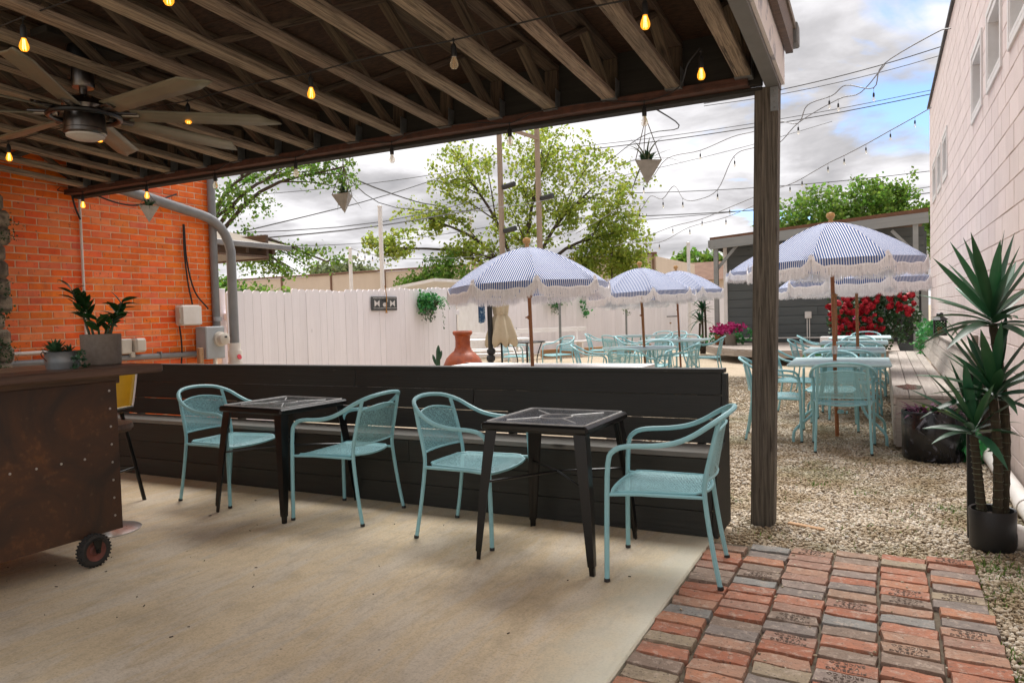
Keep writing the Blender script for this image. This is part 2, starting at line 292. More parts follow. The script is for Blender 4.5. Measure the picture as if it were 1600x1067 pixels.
mt, t, b, o = new_mat('mossy_stone'); v = coords(t); c = t.mix(t.ramp(noise(t, v, 9, 7), [(.4, 0.0), (.6, 1.0)]), (.33, .27, .2), (.10, .08, .06)); t.l(c, b.inputs['Base Color']); b.inputs['Roughness'].default_value = .95; bump(t, b, noise(t, v, 18, 7), 1, .03); M['stone'] = mt
# bulbs
def bulb(name, col, s, alpha):
    mt, t, b, o = new_mat(name); g = t.n('ShaderNodeBsdfGlass', i_Roughness=.02, i_IOR=1.25); g.inputs[0].default_value = (1, .95, .85, 1)
    tr = t.n('ShaderNodeBsdfTransparent'); ms = t.n('ShaderNodeMixShader', i_0=.45); t.l(tr.outputs[0], ms.inputs[1]); t.l(g.outputs[0], ms.inputs[2])
    fin = ms.outputs[0]
    if s:
        em = t.n('ShaderNodeEmission', i_Strength=s); em.inputs[0].default_value = col + (1,); m2 = t.n('ShaderNodeMixShader', i_0=alpha); t.l(fin, m2.inputs[1]); t.l(em.outputs[0], m2.inputs[2]); fin = m2.outputs[0]
    t.l(fin, o.inputs[0]); return mt
M['bulb_lit'] = bulb('lit_bulb_glass', (1, .33, .02), .42, .6); M['bulb_clear'] = bulb('clear_bulb_glass', (1, .7, .4), .15, .10)
mt, t, b, o = new_mat('glowing_filament'); em = t.n('ShaderNodeEmission', i_Strength=3); em.inputs[0].default_value = (1, .55, .14, 1); t.l(em.outputs[0], o.inputs[0]); M['filament'] = mt
M['filament_off'] = simple('dim_filament', (.45, .25, .1), .5)
# striped canvas
mt, t, b, o = new_mat('striped_canvas'); uv = t.n('ShaderNodeTexCoord').outputs['UV']; sp = t.n('ShaderNodeSeparateXYZ'); t.l(uv, sp.inputs[0])
fr = t.math('FRACT', t.math('MULTIPLY', sp.outputs[0], 46.0)); st = t.ramp(fr, [(.0, 0.0), (.02, 1.0), (.58, 1.0), (.60, 0.0)])
c = t.mix(st, (.74, .745, .79), (.03, .085, .27)); t.l(c, b.inputs['Base Color']); b.inputs['Roughness'].default_value = .9
tl = t.n('ShaderNodeBsdfTranslucent'); t.l(c, tl.inputs[0]); ms = t.n('ShaderNodeMixShader', i_0=.18); t.l(b.outputs[0], ms.inputs[1]); t.l(tl.outputs[0], ms.inputs[2]); t.l(ms.outputs[0], o.inputs[0])
bump(t, b, noise(t, coords(t), 5, 3), .3, .02); M['stripe'] = mt
# ------------------------------------------------------------ geometry helpers
class MB:
    def __init__(s): s.v = []; s.f = []; s.uv = None
    def add(s, vs, fs, T=None):
        o = len(s.v)
        if T is not None: vs = [T @ Vector(p) for p in vs]
        s.v += [tuple(p) for p in vs]; s.f += [tuple(i + o for i in f) for f in fs]; return s
    def box(s, c, d, ch=0.0, T=None):
        x, y, z = [k / 2 for k in d]; C = Vector(c)
        if ch <= 0:
            vs = [C + Vector((sx * x, sy * y, sz * z)) for sx in (-1, 1) for sy in (-1, 1) for sz in (-1, 1)]
            return s.add(vs, [(0, 1, 3, 2), (4, 6, 7, 5), (0, 4, 5, 1), (2, 3, 7, 6), (0, 2, 6, 4), (1, 5, 7, 3)], T)
        ch = min(ch, x * .9, y * .9, z * .9); idx = {}; vs = []
        for sx in (-1, 1):
            for sy in (-1, 1):
                for sz in (-1, 1):
                    for ax in range(3):
                        p = [sx * (x - ch), sy * (y - ch), sz * (z - ch)]; p[ax] = (sx * x, sy * y, sz * z)[ax]
                        idx[(sx, sy, sz, ax)] = len(vs); vs.append(C + Vector(p))
        fs = []
        for ax in range(3):
            o1, o2 = [k for k in range(3) if k != ax]
            for sg in (-1, 1):
                q = []
                for a_, b_ in ((-1, -1), (1, -1), (1, 1), (-1, 1)):
                    k = [0, 0, 0]; k[ax] = sg; k[o1] = a_; k[o2] = b_; q.append(idx[tuple(k) + (ax,)])
                fs.append(tuple(q) if (sg > 0) == (ax != 1) else tuple(reversed(q)))
        for ax in range(3):
            o1, o2 = [k for k in range(3) if k != ax]
            for a_ in (-1, 1):
                for b_ in (-1, 1):
                    q = []
                    for sg, fa in ((-1, o1), (1, o1), (1, o2), (-1, o2)):
                        k = [0, 0, 0]; k[ax] = sg; k[o1] = a_; k[o2] = b_; q.append(idx[tuple(k) + (fa,)])
                    fs.append(tuple(q))
        for sx in (-1, 1):
            for sy in (-1, 1):
                for sz in (-1, 1): fs.append(tuple(idx[(sx, sy, sz, ax)] for ax in range(3)))
        return s.add(vs, fs, T)
    def tube(s, pts, r, n=8, cap=True, closed=False):
        P = [Vector(p) for p in pts]; k = len(P); R = r if hasattr(r, '__len__') else [r] * k
        up = None; rings = []
        for i in range(k):
            if closed: d = P[(i + 1) % k] - P[i - 1]
            else: d = P[min(i + 1, k - 1)] - P[max(i - 1, 0)]
            d = d.normalized() if d.length > 1e-9 else Vector((0, 0, 1))
            if up is None: up = d.orthogonal().normalized()
            up = (up - d * up.dot(d)); up = up.normalized() if up.length > 1e-6 else d.orthogonal().normalized()
            w_ = d.cross(up)
            rings.append([P[i] + (up * math.cos(2 * math.pi * j / n) + w_ * math.sin(2 * math.pi * j / n)) * R[i] for j in range(n)])
        vs = [p for rg in rings for p in rg]; fs = []
        for i in range(k if closed else k - 1):
            a_, b_ = i * n, ((i + 1) % k) * n
            for j in range(n): fs.append((a_ + j, a_ + (j + 1) % n, b_ + (j + 1) % n, b_ + j))
        if cap and not closed: fs += [tuple(range(n - 1, -1, -1)), tuple(range((k - 1) * n, k * n))]
        return s.add(vs, fs)
    def lathe(s, prof, n=20, c=(0, 0, 0), T=None, cap=True):
        vs = []; fs = []; k = len(prof)
        for r, z in prof:
            for j in range(n): vs.append(Vector(c) + Vector((r * math.cos(2 * math.pi * j / n), r * math.sin(2 * math.pi * j / n), z)))
        for i in range(k - 1):
            for j in range(n): fs.append((i * n + j, i * n + (j + 1) % n, (i + 1) * n + (j + 1) % n, (i + 1) * n + j))
        if cap and prof[0][0] > 1e-5: fs.append(tuple(range(n - 1, -1, -1)))
        if cap and prof[-1][0] > 1e-5: fs.append(tuple(range((k - 1) * n, k * n)))
        return s.add(vs, fs, T)
    def prism(s, poly, z0, z1, T=None):
        n = len(poly); vs = [(x, y, z0) for x, y in poly] + [(x, y, z1) for x, y in poly]
        fs = [tuple(range(n - 1, -1, -1)), tuple(range(n, 2 * n))] + [(i, (i + 1) % n, n + (i + 1) % n, n + i) for i in range(n)]
        return s.add(vs, fs, T)
    def ball(s, c, r, n=10, m=6, sq=1.0):
        return s.lathe([(max(r * math.sin(math.pi * i / m), 1e-6), -r * sq * math.cos(math.pi * i / m)) for i in range(m + 1)], n, c)
    def mesh(s, name, mat, smooth=35):
        me = bpy.data.meshes.new(name); me.from_pydata(s.v, [], s.f); me.materials.append(M[mat] if isinstance(mat, str) else mat)
        if s.uv:
            u = me.uv_layers.new(name='UVMap'); li = np.empty(len(me.loops), np.int32); me.loops.foreach_get('vertex_index', li)
            u.data.foreach_set('uv', np.array(s.uv, np.float32)[li].ravel())
        me.validate(clean_customdata=False); bmr(me)
        if smooth: me.shade_smooth(); me.set_sharp_from_angle(angle=rad(smooth))
        return me
    def obj(s, name, mat, parent=None, loc=(0, 0, 0), rot=(0, 0, 0), smooth=35):
        return put(name, s.mesh(name, mat, smooth), parent, loc, rot)
import bmesh
def bmr(me):
    bm = bmesh.new(); bm.from_mesh(me); bmesh.ops.recalc_face_normals(bm, faces=bm.faces); bm.to_mesh(me); bm.free()
def put(name, me, parent=None, loc=(0, 0, 0), rot=(0, 0, 0)):
    o = bpy.data.objects.new(name, me); COL.objects.link(o); o.location = loc; o.rotation_euler = rot
    if parent: o.parent = parent
    return o
def tag(o, label, cat, group=None):
    o['label'] = label; o['category'] = cat
    if group: o['group'] = group
    return o
def thing(name, label, cat, loc=(0, 0, 0), rz=0, group=None):
    o = bpy.data.objects.new(name, None); COL.objects.link(o); o.empty_display_size = .1; o.location = loc; o.rotation_euler = (0, 0, rz)
    return tag(o, label, cat, group)
def node(name, parent, loc=(0, 0, 0), rot=(0, 0, 0)):
    o = bpy.data.objects.new(name, None); COL.objects.link(o); o.empty_display_size = .05; o.parent = parent; o.location = loc; o.rotation_euler = rot; return o
def struct(o, kind='structure'): o['kind'] = kind; return o
def dup(root, loc=None, rz=None, label=None, parent=None):
    c = root.copy(); COL.objects.link(c)
    if loc is not None: c.location = loc
    if rz is not None: c.rotation_euler = (0, 0, rz)
    if label: c['label'] = label
    if parent: c.parent = parent
    for ch in list(root.children): dup(ch, parent=c)
    return c
PC = {}
def plank(name, mat, d, parent=None, loc=(0, 0, 0), rot=(0, 0, 0), ch=.004):
    """a board, its length along local X; boards of one size share their mesh"""
    k = (name, mat, tuple(round(x, 3) for x in d), ch)
    if k not in PC: PC[k] = MB().box((0, 0, 0), d, ch).mesh(name, mat, 0)
    return put(name, PC[k], parent, loc, rot)
def catmull(P, k=6):
    P = [Vector(p) for p in P]; Q = [P[0] * 2 - P[1]] + P + [P[-1] * 2 - P[-2]]; o = []
    for i in range(1, len(Q) - 2):
        for j in range(k):
            t = j / k; a_, b_, c_, d_ = Q[i - 1:i + 3]
            o.append(.5 * ((2 * b_) + (c_ - a_) * t + (2 * a_ - 5 * b_ + 4 * c_ - d_) * t * t + (3 * b_ - a_ - 3 * c_ + d_) * t ** 3))
    return o + [P[-1]]
def beam_rot(a_, b_):     # euler that lays local X along a->b
    return (Vector(b_) - Vector(a_)).to_track_quat('X', 'Z').to_euler()
def between(name, mat, a_, b_, wd, th, parent, ch=.004):
    a_, b_ = Vector(a_), Vector(b_); return plank(name, mat, ((b_ - a_).length, wd, th), parent, (a_ + b_) / 2, beam_rot(a_, b_), ch)
def leaves(mb, centers, r, n, size, jit=.5, flat=False, droop=.0):
    """n leaf quads round each centre"""
    for c in centers:
        for _ in range(n):
            p = Vector(c) + Vector(rng.normal(0, 1, 3)) * r * .6
            d = Vector(rng.normal(0, 1, 3)); d.z -= droop; d.normalize(); q = d.orthogonal(); q.rotate(Matrix.Rotation(random.random() * 6.28, 3, d)); sz = size * random.uniform(1 - jit, 1 + jit)
            a_, b_ = d * sz, q * sz * .36
            o = len(mb.v); mb.v += [tuple(p), tuple(p + a_ * .5 + b_), tuple(p + a_), tuple(p + a_ * .5 - b_)]; mb.f += [(o, o + 1, o + 2), (o, o + 2, o + 3)]
def raw(name, mb, mat, parent=None, loc=(0, 0, 0)):   # big meshes without normal clean-up
    me = bpy.data.meshes.new(name); me.from_pydata(mb.v, [], mb.f); me.materials.append(M[mat]); return put(name, me, parent, loc)

# ------------------------------------------------------------ ground
def sheet(name, mat, poly, z, hole=None):
    return struct(MB().add([(x, y, z) for x, y in poly], [tuple(range(len(poly)))]).obj(name, mat, smooth=0))
sheet('gravel_ground', 'gravel_bed', [(-400, -300), (400, -300), (400, 500), (-400, 500)], -.045)
slab = MB().box((-5.44, 1.54, -.06), (9.16, 5.92, .12), .008)
struct(slab.obj('concrete_slab', 'concrete', smooth=0))
# small dry leaves and grit lying on the slab
mb = MB()
for _ in range(30):
    x, y = random.uniform(-4.2, -.95), random.uniform(1.9, 4.0)
    a_ = random.random() * 6.3; l_ = random.uniform(.003, .009); w_ = l_ * random.uniform(.2, .5)
    mb.box((0, 0, 0), (l_ * 2, w_, .004), 0, Matrix.Translation((x, y, .003)) @ Matrix.Rotation(a_, 4, 'Z'))
struct(mb.obj('leaf_litter', 'bark', smooth=0), 'stuff')
# brick paving
pav = struct(MB().box((-.245, 2.3, -.05), (1.26, 3.62, .055), .004).obj('brick_paving', 'joint_dirt', smooth=0))
def rough_brick(l, wd, h, seed):
    r = random.Random(seed); mb = MB(); x, y = l / 2, wd / 2
    out = [(-x, -y), (-x * .45, -y), (x * .1, -y), (x * .55, -y), (x, -y), (x, y), (x * .4, y), (-x * .05, y), (-x * .6, y), (-x, y)]
    out = [(a_ + r.uniform(-.0045, .0045), b_ + r.uniform(-.006, .004) * (1 if b_ < 0 else -1) * -1) for a_, b_ in out]
    if r.random() < .5: q = r.choice((0, 4, 5, 9)); out[q] = (out[q][0] * r.uniform(.86, .95), out[q][1] * r.uniform(.72, .9))
    n = len(out); vs = [(a_, b_, -h / 2) for a_, b_ in out] + [(a_, b_, h / 2 - .007 - r.uniform(0, .005)) for a_, b_ in out] + [(a_ * (1 - .035) + r.uniform(-.001, .001), b_ * (1 - .07) + r.uniform(-.001, .001), h / 2 + r.uniform(-.0018, .0012)) for a_, b_ in out]
    fs = [(k * n + i, k * n + (i + 1) % n, (k + 1) * n + (i + 1) % n, (k + 1) * n + i) for k in (0, 1) for i in range(n)] + [tuple(range(2 * n, 3 * n))]
    return mb.add(vs, fs).mesh('brick', 'paving_brick', 50)
BR = [rough_brick(.199, .091, .06, i) for i in range(16)]
def text_mesh(lines, size):
    cu = bpy.data.curves.new('stamp', 'FONT'); cu.body = lines; cu.size = size; cu.align_x = 'CENTER'; cu.align_y = 'CENTER'; cu.space_line = .95; cu.resolution_u = 1; cu.extrude = .0006
    ob = bpy.data.objects.new('tmp', cu); me = bpy.data.meshes.new_from_object(ob); bpy.data.objects.remove(ob); me.materials.clear(); me.materials.append(M['stamp']); me.name = 'stamp'; return me
STAMP = text_mesh('PITTSBURG\nV.P.&.B.\nBRICK CO', .0265)
rb = random.Random(11); X0 = -.857
for col in range(6):
    y = 4.02 + col * .036 + rb.uniform(-.01, .01); x = X0 + .1 + col * .2075; k = 0
    while y > .7:
        if col == 5 and y < 3.6: dx = rb.uniform(-.004, .010)
        elif col == 5: dx = rb.uniform(-.004, .008)
        else: dx = rb.uniform(-.004, .004)
        wd = rb.choice((.094, .096, .098, .1))
        hid = x + dx < X0 + .09
        o = put('brick', BR[rb.randrange(16)], pav, (x + dx + (4.02 - y) * .004, y - wd / 2, -.028 + rb.uniform(-.005, .004)), (rb.uniform(-.02, .02), rb.uniform(-.015, .015), rad(-2.2) + rb.uniform(-.018, .018) + (math.pi if rb.random() < .35 else 0)))
        if rb.random() < (.34 if col in (2, 3, 4) else .18) and y > 1.9:
            fl = o.rotation_euler.z > 1
            put('stamp', STAMP, o, (0, 0, .0312), (0, 0, 0 if fl else math.pi))
        y -= wd + .003; k += 1
# gravel stones
def pebbles(n, region, size):
    ph = (1 + 5 ** .5) / 2; iv = np.array([(-1, ph, 0), (1, ph, 0), (-1, -ph, 0), (1, -ph, 0), (0, -1, ph), (0, 1, ph), (0, -1, -ph), (0, 1, -ph), (ph, 0, -1), (ph, 0, 1), (-ph, 0, -1), (-ph, 0, 1)]) / 1.9
    fc = np.array([(0, 11, 5), (0, 5, 1), (0, 1, 7), (0, 7, 10), (0, 10, 11), (1, 5, 9), (5, 11, 4), (11, 10, 2), (10, 7, 6), (7, 1, 8), (3, 9, 4), (3, 4, 2), (3, 2, 6), (3, 6, 8), (3, 8, 9), (4, 9, 5), (2, 4, 11), (6, 2, 10), (8, 6, 7), (9, 8, 1)])
    c = region(n); n = len(c); s_ = size[0] + (size[1] - size[0]) * rng.random(n) ** 1.5
    sc = np.stack([s_ * rng.uniform(.8, 1.35, n), s_ * rng.uniform(.6, 1.0, n), s_ * rng.uniform(.45, .75, n)], 1)
    v = iv[None] * (1 + rng.uniform(-.22, .22, (n, 12, 1))) * sc[:, None]
    th = rng.random(n) * 6.28; ti = rng.normal(0, .3, n); cz, sz_ = np.cos(th)[:, None], np.sin(th)[:, None]; ct, st_ = np.cos(ti)[:, None], np.sin(ti)[:, None]
    x, y, z = v[..., 0], v[..., 1], v[..., 2]; x, z = x * ct - z * st_, x * st_ + z * ct
    v = np.stack([x * cz - y * sz_, x * sz_ + y * cz, z], 2) + c[:, None]
    f = fc[None] + (np.arange(n) * 12)[:, None, None]; return v.reshape(-1, 3), f.reshape(-1, 3)
def reg(boxes):
    ar = np.array([(b_[1] - b_[0]) * (b_[3] - b_[2]) * b_[4] for b_ in boxes]); ar /= ar.sum()
    def g(n):
        out = []
        for b_, k in zip(boxes, ar):
            m_ = int(n * k); out.append(np.stack([rng.uniform(b_[0], b_[1], m_), rng.uniform(b_[2], b_[3], m_), -.041 + rng.uniform(0, .012, m_)], 1))
        p = np.concatenate(out)
        bad = ((p[:, 0] < -.82) & (p[:, 1] < 4.52)) | ((p[:, 0] < -.82) & (p[:, 0] > -6) & (p[:, 1] < 4.5)) | ((p[:, 0] > -.9) & (p[:, 0] < .40 + (4 - p[:, 1]) * .004) & (p[:, 1] < 4.0 + (p[:, 0] + .8) * .17))
        return p[~bad]
    return g
v1, f1 = pebbles(34000, reg([(-.9, .8, 3.95, 4.9, 1.0), (.38, .8, 1.4, 4.1, 1.2), (-.9, .8, 4.8, 6.2, 1.25)]), (.006, .0155))
v2, f2 = pebbles(46000, reg([(-2.4, .15, 6.2, 9.5, 1.0), (.1, .8, 6.2, 7.2, 1.0), (-1.5, -.8, 4.55, 6.2, .6)]), (.007, .0155))
v3, f3 = pebbles(20000, reg([(-5.5, .1, 9.5, 14.5, 1.0)]), (.011, .02))
V = np.concatenate([v1, v2, v3]); F = np.concatenate([f1, f2 + len(v1), f3 + len(v1) + len(v2)])
me = bpy.data.meshes.new('gravel'); me.vertices.add(len(V)); me.vertices.foreach_set('co', V.astype(np.float32).ravel())
me.loops.add(F.size); me.loops.foreach_set('vertex_index', F.astype(np.int32).ravel()); me.polygons.add(len(F))
me.polygons.foreach_set('loop_start', np.arange(0, F.size, 3, dtype=np.int32)); me.update(calc_edges=True); me.shade_smooth(); me.materials.append(M['pebble'])
struct(put('gravel', me), 'stuff')
# small loose stones in the paving joints
v1, f1 = pebbles(60, lambda n: np.stack([rng.uniform(-.8, .4, n), rng.uniform(1.8, 4, n), np.full(n, .004)], 1), (.005, .009))
struct(raw('loose_stones', (lambda q: (setattr(q, 'v', v1.tolist()), setattr(q, 'f', f1.tolist()), q)[2])(MB()), 'pebble'), 'stuff')
# tufts of weeds
mb = MB()
for cx, cy, rr, n in ((-.75, 5.2, .2, 60), (.1, 5.0, .25, 60), (-.3, 6.3, .3, 70), (-.1, 4.6, .25, 50), (.45, 4.9, .15, 60), (.40, 2.2, .06, 50), (.41, 3.0, .04, 30), (-.45, 5.75, .10, 70), (.33, 5.35, .09, 60), (.36, 4.2, .16, 150), (.50, 4.25, .14, 120), (.42, 3.75, .10, 60), (.44, 3.2, .06, 40), (.46, 2.75, .05, 40), (.45, 2.45, .06, 50), (-.2, 5.6, .1, 30), (.55, 5.6, .1, 60), (.62, 4.0, .12, 90), (-.62, 4.35, .08, 25), (-2.2, 9, .2, 40), (.5, 3.95, .1, 60)):
    for _ in range(n):
        x, y = random.gauss(cx, rr * .6), random.gauss(cy, rr * .6); h = random.uniform(.015, .05); a_ = random.random() * 6.3; w_ = random.uniform(.003, .007); lx, ly = random.gauss(0, .02), random.gauss(0, .02)
        mb.add([(x - w_ * math.cos(a_), y - w_ * math.sin(a_), -.045), (x + w_ * math.cos(a_), y + w_ * math.sin(a_), -.045), (x + lx, y + ly, -.045 + h)], [(0, 1, 2)])
struct(raw('weeds', mb, 'grass'), 'stuff')

scr = MB().box((0, 0, 0), (.22, .035, .015), .004)
struct(scr.obj('wood_scrap', 'sleeper', None, (-.42, 4.62, -.028), (0, 0, -.35), smooth=0), 'stuff')
# ------------------------------------------------------------ covered patio
SL = .062
ROOF_CUT = 1.55  # roof cut short out of view, an added opening to light the floor
roof = thing('patio_roof', 'dark timber patio roof with open web trusses above the concrete slab', 'patio roof', (0, 0, 0))
L = (4.5 - ROOF_CUT) * math.hypot(1, SL); TR = beam_rot((0, 0, 0), (0, -1, SL))
def truss():
    tr = node('roof_truss', roof, (-.756 + .045, 4.5, 2.61), TR)
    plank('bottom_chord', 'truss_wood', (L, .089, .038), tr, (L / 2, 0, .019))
    plank('top_chord', 'shaded_wood', (L, .089, .038), tr, (L / 2, 0, .281))
    plank('end_web', 'shaded_wood', (.222, .089, .038), tr, (.02, 0, .15), (0, rad(90), 0))
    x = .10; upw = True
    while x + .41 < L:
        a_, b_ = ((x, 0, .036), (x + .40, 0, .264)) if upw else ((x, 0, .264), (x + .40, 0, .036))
        between('web', 'shaded_wood', a_, b_, .06, .034, tr); x += .405; upw = not upw
    h = MB().box((.035, 0, -.002), (.075, .098, .003)).box((.035, .048, .06), (.075, .003, .125)).box((.035, -.048, .06), (.075, .003, .125))
    h.obj('joist_hanger', 'galv', tr, smooth=0); return tr
tr0 = truss()
for k in range(1, 16): dup(tr0, (-.711 - .408 * k, 4.5, 2.61))
def zt(y): return 2.61 + SL * (4.5 - y)
bxl, bxr = -7.16, -.62
MB().box(((bxl + bxr) / 2, 4.545, 2.785), (bxr - bxl, .06, .41), .004).obj('rim_beam', 'dark_beam', roof, smooth=0)
MB().box(((bxl + bxr) / 2 - .03, 4.53, 2.585), (bxr - bxl - .08, .13, .02), .003).box(((bxl + bxr) / 2 - .03, 4.478, 2.60), (bxr - bxl - .08, .02, .05), .003).obj('rusty_angle', 'rust_strip', roof, smooth=0)
MB().box(((bxl + bxr) / 2, 4.59, 2.562), (bxr - bxl, .09, .022), .003).obj('trim_board', 'dark_beam', roof, smooth=0)
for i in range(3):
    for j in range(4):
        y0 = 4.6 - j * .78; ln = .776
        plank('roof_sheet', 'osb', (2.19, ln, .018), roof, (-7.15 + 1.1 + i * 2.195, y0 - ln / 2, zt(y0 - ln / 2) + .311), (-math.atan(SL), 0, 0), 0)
cv = MB(); yb = ROOF_CUT - .1
cv.add([(-7.3, 4.95, zt(4.95) + .33), (-.45, 4.95, zt(4.95) + .33), (-.45, yb, zt(yb) + .33), (-7.3, yb, zt(yb) + .33), (-7.3, 4.95, zt(4.95) + .37), (-.45, 4.95, zt(4.95) + .37), (-.45, yb, zt(yb) + .37), (-7.3, yb, zt(yb) + .37)], [(0, 1, 2, 3), (4, 5, 6, 7), (0, 1, 5, 4), (1, 2, 6, 5), (2, 3, 7, 6), (3, 0, 4, 7)]).obj('roof_covering', 'old_wood', roof, smooth=0)
# sloping grey edge beam and its pale ply cladding on the open side
def slope_box(name, mat, x0, x1, y0, y1, z0, z1):
    mb = MB(); vs = []
    for x in (x0, x1):
        for y in (y0, y1):
            for z in (z0, z1): vs.append((x, y, zt(y) + z))
    mb.add(vs, [(0, 1, 3, 2), (4, 6, 7, 5), (0, 4, 5, 1), (2, 3, 7, 6), (0, 2, 6, 4), (1, 5, 7, 3)]); return mb.obj(name, mat, roof, smooth=0)
slope_box('edge_beam', 'grey_paint', -.602, -.526, ROOF_CUT, 4.64, -.045, .20)
slope_box('side_cladding', 'white_ply', -.524, -.505, ROOF_CUT, 4.62, -.02, .30)
slope_box('side_fascia', 'bar_wood', -.50, -.46, ROOF_CUT, 4.66, .17, .325)
g = MB().box((-3.80, 4.78, 2.91), (6.72, .13, .125), .008).obj('gutter', 'grey_paint', roof, smooth=0)
# post (leans a little) with its strap
pp = MB(); zb, ztop = -.05, 2.57
bx, tx, hw = -.662, -.600, .0665
pp.add([(bx - hw, 4.55, zb), (bx + hw, 4.55, zb), (bx + hw, 4.683, zb), (bx - hw, 4.683, zb), (tx - hw, 4.55, ztop), (tx + hw, 4.55, ztop), (tx + hw, 4.683, ztop), (tx - hw, 4.683, ztop)], [(0, 1, 2, 3), (4, 5, 6, 7), (0, 1, 5, 4), (1, 2, 6, 5), (2, 3, 7, 6), (3, 0, 4, 7)])
pm = pp.mesh('support_post', 'post_wood', 0)
T = Matrix.Rotation(rad(90), 4, 'Y')      # mesh stored lying along X so that the grain runs along the post
me = pm; me.transform(Matrix.Translation((.63, -4.616, 0))); me.transform(T)
post = put('support_post', me, roof, (-.63, 4.616, 0), (0, rad(-90), 0))
bevm = bmesh.new(); bevm.from_mesh(me); bmesh.ops.bevel(bevm, geom=[e for e in bevm.edges], offset=.006, segments=2, affect='EDGES'); bevm.to_mesh(me); bevm.free()
sb = MB().box((-.555, 4.546, 2.49), (.045, .004, .14), .001)
for q in range(4): sb.ball((-.555, 4.543, 2.44 + q * .033), .006, 6, 4)
sb.obj('post_strap', 'galv', roof)
# ------------------------------------------------------------ long dark bench along the slab edge
bench = thing('dark_bench', 'long charcoal plank bench with solid high back along the slab edge', 'bench', (-3.4, 4.1, 0))
def bp(name, mat, d, x, y, z, rx=0, ch=.002): return plank(name, mat, d, bench, (x + 3.4, y - 4.1, z), (rx, 0, 0), ch)
BX0, BX1 = -6.35, -.86
def row(name, mat, wd, th, y, z, rx, cuts):
    xs = [BX0] + cuts + [BX1]
    for a_, b_ in zip(xs, xs[1:]): bp(name, mat, (b_ - a_ - .004, th, wd), (a_ + b_) / 2, y + random.uniform(-.002, .002), z, rx)
row('kick_board', 'bench_dark', .141, .03, 4.115, .0745, 0, [-3.35])
row('kick_board', 'bench_dark', .145, .03, 4.115, .2205, 0, [-4.6])
row('kick_board', 'bench_dark', .148, .03, 4.115, .3685, 0, [-2.9])
rt_ = -math.atan2(.07, .42)
for i, cuts in enumerate(([-4.2], [-2.55], [-3.6])):
    z = .552 + i * .1415; row('back_board', 'bench_dark', (.1405, .1425, .142)[i], .028, 4.375 + (z - .48) * .17, z, rt_, cuts)
row('seat_board', 'bench_seat', .03, .14, 4.172, .462, 0, [-3.9]); row('seat_board', 'bench_seat', .03, .125, 4.309, .462, 0, [-3.2])
bp('cap_board', 'bench_dark', (BX1 - BX0 + .02, .10, .026), (BX0 + BX1) / 2, 4.475, .909)
ep = MB().prism([(4.10, 0), (4.485, 0), (4.485, .893), (4.425, .893), (4.355, .50), (4.10, .444)], -.0125, .0125, Matrix(((0, 0, 1, 0), (1, 0, 0, 0), (0, 1, 0, 0), (0, 0, 0, 1))))
for x in (BX1 + .016, BX0 - .016): ep.obj('end_panel', 'bench_dark', bench, (x + 3.4, -4.1, 0), smooth=0)
for x in (-6.2, -4.9, -3.6, -2.3, -1.0): bp('rear_post', 'bench_dark', (.04, .06, .88), x, 4.50, .45)
# ------------------------------------------------------------ orange brick building on the left
BXW = -7.2
bb = thing('brick_building', 'orange painted brick building with pipes at the left of the patio', 'building', (BXW, 6.25, 0))
def bl(x, y, z): return (x - BXW, y - 6.25, z)
MB().box(bl(-10.2, 1.5, 2.2), (6.013, 9.48, 4.6), 0).obj('wall', 'mortar', bb, smooth=0)
CO, PI_ = .0685, .214
BM = [MB().box((0, 0, 0), (.024, .203, .058), .004).mesh('brick', 'painted_brick', 0), MB().box((0, 0, 0), (.024, .098, .058), .004).mesh('brick', 'painted_brick', 0)]
cand = []
for r in range(66):
    z = .03 + r * CO; y = 6.25 - (0 if r % 2 else .0); first = True
    while y > 1.2:
        half = first and r % 2; ln = .107 if half else PI_
        yc = y - ln / 2; first = False; s_ = seen((BXW, yc, z)); vis = 9e9
        if s_ and -25 < s_[0] < 330 and 262 < s_[1] < 592: vis = s_[2]
        cand.append((vis, yc, z, half)); y -= ln
cand.sort(); stuff = MB()
for i, (vis, yc, z, half) in enumerate(cand):
    dx = random.uniform(-.0015, .002)
    if vis < 1e9 and i < 300: put('brick', BM[1 if half else 0], bb, bl(BXW + dx, yc, z), (random.uniform(-.01, .01), 0, 0))
    else: stuff.box(bl(BXW + dx, yc, z), (.024, .098 if half else .203, .058), .004)
struct(stuff.obj('brick_courses', 'painted_brick', bb, smooth=0), 'stuff')
X2 = Matrix(((1, 0, 0, 7.2), (0, 0, 1, .45), (0, 1, 0, 0), (0, 0, 0, 1)))
MB().prism([(-9.4, 2.76), (-7.93, 2.40), (-7.93, 2.35), (-9.4, 2.71)], -.05, 1.6, X2).obj('porch_roof', 'old_wood', bb, smooth=0)
MB().prism([(-9.4, 2.71), (-7.98, 2.355), (-7.98, 2.28), (-9.4, 2.60)], .0, .04, X2).obj('porch_fascia', 'old_wood', bb, smooth=0)
for q in range(3): MB().prism([(-9.4, 2.69), (-8.0, 2.345), (-8.0, 2.26), (-9.4, 2.56)], .35 + q * .5, .40 + q * .5, X2).obj('porch_rafter', 'bar_wood', bb, smooth=0)
MB().box(bl(-8.7, 7.95, 2.36), (1.4, .05, .36)).obj('porch_back', 'bar_wood', bb, smooth=0)
MB().box(bl(-8.7, 7.5, 2.215), (1.45, .9, .03)).obj('porch_tie', 'bar_wood', bb, smooth=0)
MB().box(bl(-7.90, 7.5, 2.36), (.07, 1.62, .075), .01).obj('porch_gutter', 'grey_pvc', bb, smooth=0)
